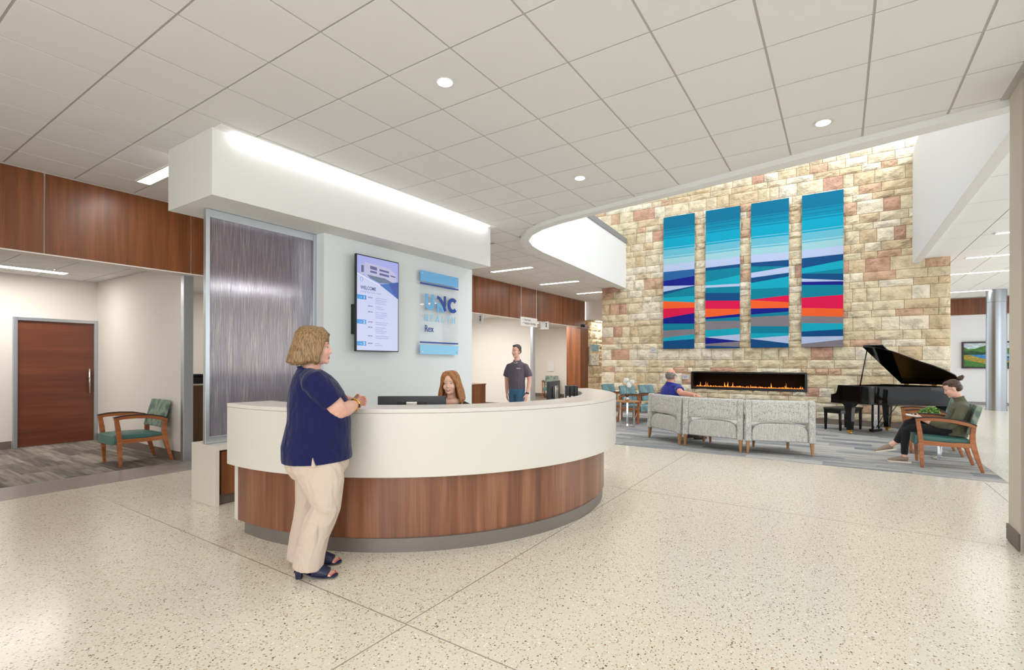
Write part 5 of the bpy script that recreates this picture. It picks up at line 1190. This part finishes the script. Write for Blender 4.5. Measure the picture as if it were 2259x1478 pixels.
for s in (-1, 1):
    sk.tube([(-.03, s * .19, .96), (.06, s * .215, .82), (.09, s * .21, .775)], [.046, .042, .04], 12); sk.tube([(.09, s * .21, .775), (.20, s * .17, .77), (.30, s * .12, .765)], [.04, .034, .026], 12)
    hand(sk, (.31, s * .115, .764), (.95, -s * .25, 0), (0, 0, -1), .92, .4, 1, -s)
bd_ = grow(sk, 'body', skin_b, rc_, .0045, 3); face_bits(HM, rc_, bd_, smile=True, gaze=.2)
t_ = MB(); t_.tube([(-.02, 0, .50), (-.02, 0, .60), (-.03, 0, .72), (-.03, 0, .84), (-.035, 0, .93), (-.04, 0, .98), (-.035, 0, 1.02)], [(.13, .17), (.125, .165), (.115, .155), (.12, .165), (.11, .17), (.085, .15), (.06, .11)], 20, up=(1, 0, 0))
for s in (-1, 1): t_.tube([(-.035, s * .11, .985), (-.03, s * .185, .955), (.03, s * .215, .85), (.075, s * .215, .79), (.16, s * .185, .778)], [.05, .06, .052, .05, .044], 14)
grow(t_, 'knit_top', black_knit, rc_, .007, 4)
t_ = MB(); t_.tube([(-.02, 0, .58), (-.02, 0, .50), (-.02, 0, .455)], [(.13, .18), (.15, .19), (.12, .17)], 18, up=(1, 0, 0))
for s in (-1, 1): t_.tube([(-.02, s * .09, .50), (.18, s * .10, .52), (.40, s * .10, .53), (.42, s * .10, .48), (.40, s * .10, .28), (.38, s * .10, .09)], [.09, .082, .066, .064, .054, .045], 14)
grow(t_, 'trousers', black_cl, rc_, .009, 4)
for s in (-1, 1): m_ = MB(); m_.tube([(.34, s * .10, .045), (.42, s * .10, .05), (.50, s * .10, .035), (.56, s * .10, .025)], [(.04, .036), (.045, .04), (.032, .042), (.02, .03)], 12, up=(0, 0, 1)); m_.build('shoe', black_metal, rc_, smooth=True)
hr = MB(); hr.M = HM; hr.ball((-.022, 0, .044), (.103, .087, .092), 18, 12)
for k in range(40):
    a = R(72) + (2 * math.pi - 2 * R(72)) * k / 39; ca, sa = math.cos(a), math.sin(a); lf = rh.uniform(0, .02)
    hr.tube([(-.01 + .036 * ca, .032 * sa, .128), (-.015 + .076 * ca, .064 * sa, .112), (-.02 + .098 * ca, .084 * sa, .07), (-.025 + .106 * ca, .098 * sa, 0), (-.02 + (.10 + lf) * ca, (.104 + lf) * sa, -.09), (-.005 + (.10 + lf) * ca, (.118 + lf) * sa, -.17), (.02 + .085 * ca, .118 * sa, -.225 + rh.uniform(-.02, .02))], [.013, .016, .019, .018, .019, .018, .007], 8)
for s in (-1, 1):
    for q in range(5): hr.tube([(.04 - .014 * q, s * .006, .128), (.072 - .012 * q, s * (.042 + .004 * q), .080), (.050 - .014 * q, s * (.080 + .002 * q), .01), (.035 - .012 * q, s * .094, -.08), (.05 - .01 * q, s * .112, -.16), (.06 - .01 * q, s * .118, -.21)], [.010, .014, .014, .015, .015, .006], 8)
grow(hr, 'hair', auburn, rc_, .0055, 2)
tc_ = thing('task_chair', 'dark task chair hidden behind the desk under the receptionist', 'chair', (rx_, ry_, 0), face_dir)
tcm = MB(); rbox(tcm, -.22, .22, -.22, .22, .365, .405, 6, .01); tcm.build('seat', black_knit, tc_, smooth=True, bevel=.01)
MB().tube([(0, 0, .05), (0, 0, .36)], .025, 12).build('gas_post', chrome, tc_, smooth=True)
for k in range(5):
    m_ = MB(); m_.M = Matrix.Rotation(R(72 * k), 4, 'Z'); m_.tube([(0, 0, .06), (.26, 0, .045)], [.022, .014], 8).ball((.26, 0, .024), .024, 10, 7); m_.build('leg', black_metal, tc_, smooth=True)

# ---------------------------------------------------------- walking man past the desk
mauve = cloth('mauve_grey_polo', (98, 90, 102), (9, .6)); denim = cloth('blue_denim', (66, 108, 138), (7, .5)); dark_hair = hair_mat('dark_grey_hair', (44, 40, 40), (84, 78, 76))
wdir = (-CF * .88 - CR * .42).normalized()
wm = thing('person', 'man in a mauve-grey polo and blue jeans walking past the desk', 'person', (-4.99, 7.66, 0), math.atan2(wdir.y, wdir.x)); wm.scale = (.97, .90, .985)
HM = head_frame((.03, 0, 1.665), R(-14), R(3), 0, 1.02)
sk = MB(); add_head(sk, HM, .003); sk.tube([(-.01, 0, 1.46), (.0, 0, 1.52), (.012, 0, 1.60)], [(.062, .07), (.054, .056), (.055, .055)], 14, up=(1, 0, 0))
sk.tube([(-.01, .205, 1.36), (-.025, .255, 1.20), (-.03, .27, 1.115), (.02, .275, 1.00), (.075, .262, .875)], [.052, .048, .044, .042, .029], 12); hand(sk, (.08, .26, .862), (.22, -.05, -.95), (-.2, -.9, 0), 1.0, .4, 1, -1)
sk.tube([(-.01, -.205, 1.36), (-.05, -.255, 1.20), (-.075, -.27, 1.115), (-.08, -.27, 1.00), (-.06, -.262, .875)], [.052, .048, .044, .042, .029], 12); hand(sk, (-.058, -.26, .862), (.15, .05, -.95), (-.2, .9, 0), 1.0, .55, 1, 1)
bd_ = grow(sk, 'body', skin_a, wm, .0055, 3); face_bits(HM, wm, bd_, iris=iris_b, brow=dark_hair)
t_ = MB(); t_.tube([(.0, 0, .965), (.005, 0, 1.02), (.012, 0, 1.10), (.008, 0, 1.20), (0, 0, 1.30), (-.01, 0, 1.39), (-.015, 0, 1.45), (-.01, 0, 1.485)], [(.125, .182), (.13, .18), (.135, .178), (.13, .19), (.125, .20), (.105, .19), (.075, .13), (.062, .075)], 22, up=(1, 0, 0))
for s in (-1, 1): t_.tube([(-.012, s * .10, 1.405), (-.012, s * .185, 1.375), (-.025, s * .240, 1.27), (-.03, s * .262, 1.19)], [.055, .066, .068, .068], 14)
grow(t_, 'polo_shirt', mauve, wm, .008, 4)
m_ = MB(); m_.tube([(-.005 + .068 * math.cos(a), .076 * math.sin(a), 1.487 - .02 * math.cos(a)) for a in np.linspace(.35, 2 * math.pi - .35, 22)], [(.018, .006)] * 22, 8, up=(0, 0, 1)); m_.build('collar', mauve, wm, smooth=True)
MB().box(.126, .130, .05, .14, 1.34, 1.352).build('chest_emblem', white_paint, wm); m_ = MB(); m_.tube([(.062, -.045, 1.455), (.082, 0, 1.44), (.062, .045, 1.455)], [(.012, .005)] * 3, 8, up=(0, 0, 1)); m_.build('inner_tee', mat('grey_tee', (170, 170, 166), .8), wm, smooth=True)
t_ = MB(); t_.tube([(.0, 0, 1.0), (0, 0, .93), (0, 0, .86)], [(.12, .172), (.13, .18), (.11, .165)], 20, up=(1, 0, 0))
t_.tube([(.0, .09, .88), (.07, .095, .66), (.11, .095, .49), (.08, .095, .28), (.07, .095, .08)], [.10, .085, .068, .062, .06], 14); t_.tube([(.0, -.09, .88), (-.03, -.095, .66), (-.06, -.095, .49), (-.16, -.095, .30), (-.25, -.095, .12)], [.10, .085, .068, .062, .058], 14)
grow(t_, 'jeans', denim, wm, .009, 4)
for (a, b_, zz, pit) in ((.07, .095, .0, 0), (-.27, -.095, .03, 25)):
    m_ = MB(); m_.M = Matrix.Translation((a, b_, zz)) @ Matrix.Rotation(R(pit), 4, 'Y'); m_.tube([(-.06, 0, .045), (0, 0, .06), (.09, 0, .04), (.18, 0, .028), (.20, 0, .026)], [(.03, .034), (.05, .04), (.036, .042), (.026, .04), (.012, .02)], 12, up=(0, 0, 1)); m_.box(-.07, .20, -.038, .038, 0.0, .016); m_.build('shoe', mat('brown_shoe', (80, 60, 48), .5) if 'brown_shoe' not in MATS else MATS['brown_shoe'], wm, smooth=True)
hr = MB(); hr.M = HM; hr.ball((-.026, 0, .052), (.096, .082, .080), 16, 11); hr.ball((-.055, 0, .0), (.062, .076, .06), 14, 9); hr.ball((.045, 0, .098), (.035, .05, .024), 10, 7); hr.tube([(-.005, .079, .03), (.0, .080, -.005)], .011, 6); hr.tube([(-.005, -.079, .03), (.0, -.080, -.005)], .011, 6)
grow(hr, 'hair', dark_hair, wm, .006, 3)
m_ = MB(); m_.M = Matrix.Translation((.068, .263, .885)) @ Matrix.Rotation(R(-14), 4, 'Y'); m_.tube([(.036 * math.cos(a), .034 * math.sin(a), 0) for a in np.linspace(0, 2 * math.pi, 22)], [(.013, .005)] * 22, 8, up=(0, 0, 1)); m_.build('watch', black_metal, wm, smooth=True)

# ---------------------------------------------------------- man on the left lounge seat, seen from behind
royal = cloth('royal_blue_polo', (46, 54, 140), (10, .6)); khaki = cloth('khaki_trousers', (150, 134, 108), (6, .4)); grey_hair = hair_mat('cropped_grey_hair', (84, 76, 70), (140, 134, 128), (60, 60, 60)); skin_c = skin_mat('ruddy_skin', (224, 164, 140))
sm_ = thing('person', 'balding man in a royal blue polo on the left lounge seat, arm outstretched', 'person', tuple(CR * 2.960 + CF * 9.17), YAW)
HM = head_frame((.0, .0, 1.195), R(40), R(2), 0, 1.03)
sk = MB(); add_head(sk, HM, .006); sk.tube([(-.03, -.02, .99), (-.025, -.015, 1.06), (-.015, 0, 1.13)], [(.070, .076), (.064, .066), (.062, .062)], 14, up=(1, 0, 0))
sk.tube([(.07, -.17, .98), (.05, -.31, .93), (.045, -.40, .905)], [.058, .056, .052], 12); sk.ball((.045, -.405, .902), .05, 12, 8); sk.tube([(.045, -.40, .90), (.12, -.53, .893), (.18, -.64, .888)], [.050, .043, .030], 12)
hand(sk, (.186, -.65, .886), (.48, -.86, -.03), (0, 0, -1), 1.02, .35, 1, -1)
sk.tube([(.0, .20, .96), (.12, .26, .80), (.16, .26, .74)], [.052, .048, .046], 12); sk.tube([(.16, .26, .74), (.30, .20, .66), (.40, .16, .62)], [.046, .04, .03], 12); hand(sk, (.41, .155, .615), (.9, -.2, -.25), (0, 0, -1), 1, .5, 1, 1)
bd_ = grow(sk, 'body', skin_c, sm_, .0055, 3); face_bits(HM, sm_, bd_, brow=grey_hair)
t_ = MB(); t_.tube([(.04, 0, .47), (.03, 0, .56), (.02, 0, .68), (.01, -.005, .80), (-.005, -.01, .90), (-.018, -.015, .97), (-.025, -.018, 1.02), (-.025, -.018, 1.055)], [(.17, .205), (.19, .215), (.195, .22), (.185, .235), (.165, .235), (.13, .205), (.09, .13), (.072, .085)], 22, up=(math.cos(R(25)), math.sin(R(25)), 0))
t_.tube([(.0, -.10, 1.0), (.07, -.17, .97), (.065, -.26, .945), (.055, -.32, .93)], [.07, .082, .08, .078], 14); t_.tube([(-.02, .10, 1.0), (0, .19, .955), (.06, .235, .88)], [.07, .078, .074], 14)
grow(t_, 'polo_shirt', royal, sm_, .008, 4)
m_ = MB(); m_.tube([(-.024 + .074 * math.cos(a), -.016 + .080 * math.sin(a), 1.056 - .012 * math.cos(a)) for a in np.linspace(.5, 2 * math.pi - .1, 22)], [(.02, .007)] * 22, 8, up=(0, 0, 1)); m_.build('collar', royal, sm_, smooth=True)
fd = (math.cos(R(17)), math.sin(R(17))); 
t_ = MB(); t_.tube([(.05, 0, .60), (.05, 0, .52), (.05, 0, .47)], [(.17, .20), (.18, .21), (.15, .19)], 18, up=(1, 0, 0))
for s in (-1, 1):
    bx_, by_ = -fd[1] * s * .11, fd[0] * s * .11; Q = lambda f_, z_: (.04 + fd[0] * f_ + bx_, fd[1] * f_ + by_, z_)
    t_.tube([Q(0, .53), Q(.22, .54), Q(.44, .53), Q(.47, .47), Q(.46, .28), Q(.45, .09)], [.10, .09, .072, .07, .058, .052], 14)
grow(t_, 'trousers', khaki, sm_, .009, 4)
for s in (-1, 1):
    bx_, by_ = -fd[1] * s * .11, fd[0] * s * .11; Q = lambda f_, z_: (.04 + fd[0] * f_ + bx_, fd[1] * f_ + by_, z_)
    m_ = MB(); m_.tube([Q(.38, .05), Q(.46, .06), Q(.56, .045), Q(.64, .035)], [(.035, .034), (.05, .04), (.034, .042), (.02, .03)], 12, up=(0, 0, 1)); m_.build('shoe', MATS['brown_shoe'], sm_, smooth=True)
hr = MB(); hr.M = HM
for k in range(25):
    a = R(82) + (2 * math.pi - 2 * R(82)) * k / 24; ca, sa = math.cos(a), math.sin(a)
    hr.tube([(-.014 + .086 * ca, .068 * sa, .062 - .02 * (ca > -.3)), (-.014 + .097 * ca, .078 * sa, .02), (-.012 + .094 * ca, .074 * sa, -.03 if ca < -.25 else -.006), (-.01 + .08 * ca, .064 * sa, -.062 if ca < -.25 else -.02)], [.008, .014, .013, .008], 8)
grow(hr, 'hair', grey_hair, sm_, .005, 3)
m_ = MB(); m_.M = HM
for s in (-1, 1):
    m_.tube([(-.01, s * .083, .012), (.05, s * .074, .012), (.094, s * .060, .008)], .0022, 6); m_.tube([(.100 - .002 * abs(math.cos(a)), s * .034 + .025 * math.cos(a), .0 + .017 * math.sin(a)) for a in np.linspace(0, 2 * math.pi, 18)], .0018, 6)
m_.tube([(.101, -.012, .004), (.106, 0, .007), (.101, .012, .004)], .002, 6); m_.build('glasses', black_metal, sm_, smooth=True)

# ---------------------------------------------------------- woman reading in the right-hand chair (frame: x forward = away to the left, y = towards the camera)
olive = cloth('olive_tunic', (94, 96, 76), (8, .9)); blackleg = cloth('black_leggings', (34, 32, 36), (6, .3)); brown_hair = hair_mat('dark_brown_hair', (48, 32, 26), (92, 66, 52)); skin_d = skin_mat('light_skin', (234, 190, 168)); taupe = mat('taupe_canvas', (150, 130, 112), .8); sole_w = mat('cream_sole', (232, 222, 204), .6)
rw = thing('person', 'woman in an olive tunic with a hair bun reading, legs crossed, in the right chair', 'person', (1.21, 9.095, .006), R(180))
HM = head_frame((-.085, .0, 1.085), R(-4), R(26), 0, .98)
sk = MB(); add_head(sk, HM); sk.tube([(-.165, 0, .90), (-.150, 0, .96), (-.115, 0, 1.035)], [(.055, .062), (.047, .048), (.046, .045)], 14, up=(1, 0, 0))
for s in (-1, 1):
    sk.tube([(.16, s * .11, .600), (.235, s * .07, .635)], [.028, .024], 10)
hand(sk, (.235, .075, .640), (.85, -.35, .15), (-.1, -.5, .85), .9, .5, 1, -1); hand(sk, (.225, -.075, .645), (.85, .35, .15), (-.1, .5, .85), .9, .5, 1, 1)
for (p0_a, p1_a) in (((.525, .02, .30), (.60, .015, .235)), ((.440, .045, .14), (.445, .045, .085))): sk.tube([p0_a, p1_a], [.040, .036], 10)
bd_ = grow(sk, 'body', skin_d, rw, .0048, 3); face_bits(HM, rw, bd_, open_=.55, iris=iris_b, brow=brown_hair)
t_ = MB(); t_.tube([(-.10, 0, .445), (-.11, 0, .52), (-.125, 0, .62), (-.145, 0, .72), (-.16, 0, .81), (-.17, 0, .875), (-.168, 0, .915), (-.155, 0, .95), (-.148, 0, .975)], [(.15, .19), (.145, .18), (.125, .16), (.12, .165), (.115, .175), (.09, .155), (.066, .085), (.06, .066), (.064, .068)], 22, up=(1, 0, .2))
t_.tube([(-.10, 0, .47), (.02, 0, .485)], [(.09, .18), (.05, .16)], 14, up=(0, 0, 1))
for s in (-1, 1): t_.tube([(-.165, s * .11, .88), (-.165, s * .175, .84), (-.125, s * .215, .73), (-.07, s * .22, .62), (-.03, s * .20, .585), (.06, s * .155, .585), (.155, s * .11, .602)], [.055, .066, .058, .056, .056, .050, .040], 14)
for q in range(6): t_.tube([(-.05 + .02 * q, .16 - .02 * q, .85 - .05 * q), (-.06, .165, .78 - .05 * q), (-.10, .185, .70 - .045 * q)], [.006, .011, .006], 6)
grow(t_, 'tunic', olive, rw, .0065, 3)
t_ = MB(); t_.tube([(-.12, 0, .53), (-.10, 0, .48), (-.10, 0, .455)], [(.13, .17), (.14, .18), (.11, .16)], 18, up=(1, 0, 0))
t_.tube([(-.08, .095, .505), (.15, .095, .510), (.37, .070, .515), (.425, .055, .48), (.435, .048, .32), (.440, .045, .12)], [.082, .076, .062, .060, .052, .040], 14)      # planted leg
t_.tube([(-.08, -.09, .52), (.12, -.05, .56), (.33, .02, .595), (.395, .035, .575), (.455, .03, .45), (.535, .02, .285)], [.082, .076, .064, .060, .054, .040], 14)       # crossed leg
grow(t_, 'leggings', blackleg, rw, .0065, 4)
for (ox, oy, oz, pit, nm) in ((.395, .045, .0, 0, 'a'), (.552, .012, .168, -14, 'b')):
    m_ = MB(); m_.M = Matrix.Translation((ox, oy, oz)) @ Matrix.Rotation(R(-pit), 4, 'Y')
    m_.tube([(.0, 0, .055), (.04, 0, .062), (.10, 0, .055), (.17, 0, .038), (.225, 0, .030), (.238, 0, .028)], [(.028, .028), (.036, .036), (.034, .038), (.024, .042), (.014, .034), (.008, .018)], 14, up=(0, 0, 1)); so = grow(m_, 'slip_on_shoe', taupe, rw, .0045, 3)
    k_ = MB(); k_.M = m_.M; k_.prism([(-.034, -.026), (.0, -.036), (.08, -.034), (.17, -.044), (.225, -.034), (.246, 0), (.225, .034), (.17, .044), (.08, .034), (.0, .036), (-.034, .026)], 0, .024); k_.build('sole', sole_w, so, bevel=.004)
hr = MB(); hr.M = HM; hr.ball((-.024, 0, .046), (.094, .081, .083), 18, 12); hr.ball((-.06, 0, -.005), (.058, .070, .062), 14, 10); hr.ball((.012, 0, .082), (.066, .062, .044), 14, 9)
for k in range(20):
    y_ = -.07 + .14 * k / 19; hr.tube([(.05 - abs(y_) * .5, y_ * .9, .095 - abs(y_) * .45), (-.02, y_ * 1.12, .118 - abs(y_) * .75), (-.09, y_ * .7, .085), (-.115, y_ * .2, .075)], [.006, .012, .011, .008], 6)
hairo = grow(hr, 'hair', brown_hair, rw, .005, 2)
bn_ = MB(); bn_.M = HM; bn_.ball((-.140, 0, .098), (.034, .036, .034), 12, 9)
for k in range(9): a = k * .75; bn_.tube([(-.140 + .03 * math.cos(a), .034 * math.sin(a), .085), (-.148 + .036 * math.cos(a + .8), .036 * math.sin(a + .8), .105), (-.160 + .02 * math.cos(a + 1.6), .026 * math.sin(a + 1.6), .130)], [.010, .011, .006], 6)
grow(bn_, 'bun', brown_hair, hairo, .004, 1)
bo_ = thing('book', 'slim open book held on the lap of the woman in olive', 'book', (1.21 - .325, 9.095 + .0, .006 + .672), R(180))
m_ = MB(); m_.M = Matrix.Rotation(R(-8), 4, 'Y'); m_.add([(-.09, -.14, 0), (.10, -.14, .0), (.10, 0, -.012), (-.09, 0, -.012), (.10, .14, 0), (-.09, .14, 0), (-.09, -.14, .006), (.10, -.14, .006), (.10, 0, -.006), (-.09, 0, -.006), (.10, .14, .006), (-.09, .14, .006)], [(0, 1, 2, 3), (3, 2, 4, 5), (9, 8, 7, 6), (11, 10, 8, 9), (0, 6, 7, 1), (5, 4, 10, 11), (1, 7, 8, 2), (2, 8, 10, 4), (0, 3, 9, 6), (3, 5, 11, 9)]); m_.build('cover', mat('book_cover_brown', (150, 110, 84), .6), bo_)
m_ = MB(); m_.M = Matrix.Translation((0, 0, .0075)) @ Matrix.Rotation(R(-8), 4, 'Y'); m_.add([(-.08, -.13, 0), (.09, -.13, .0), (.09, 0, -.012), (-.08, 0, -.012), (.09, .13, 0), (-.08, .13, 0), (-.08, -.13, .006), (.09, -.13, .006), (.09, 0, .002), (-.08, 0, .002), (.09, .13, .006), (-.08, .13, .006)], [(0, 1, 2, 3), (3, 2, 4, 5), (9, 8, 7, 6), (11, 10, 8, 9), (0, 6, 7, 1), (5, 4, 10, 11), (1, 7, 8, 2), (2, 8, 10, 4), (0, 3, 9, 6), (3, 5, 11, 9)]); m_.build('pages', white_paint, bo_)
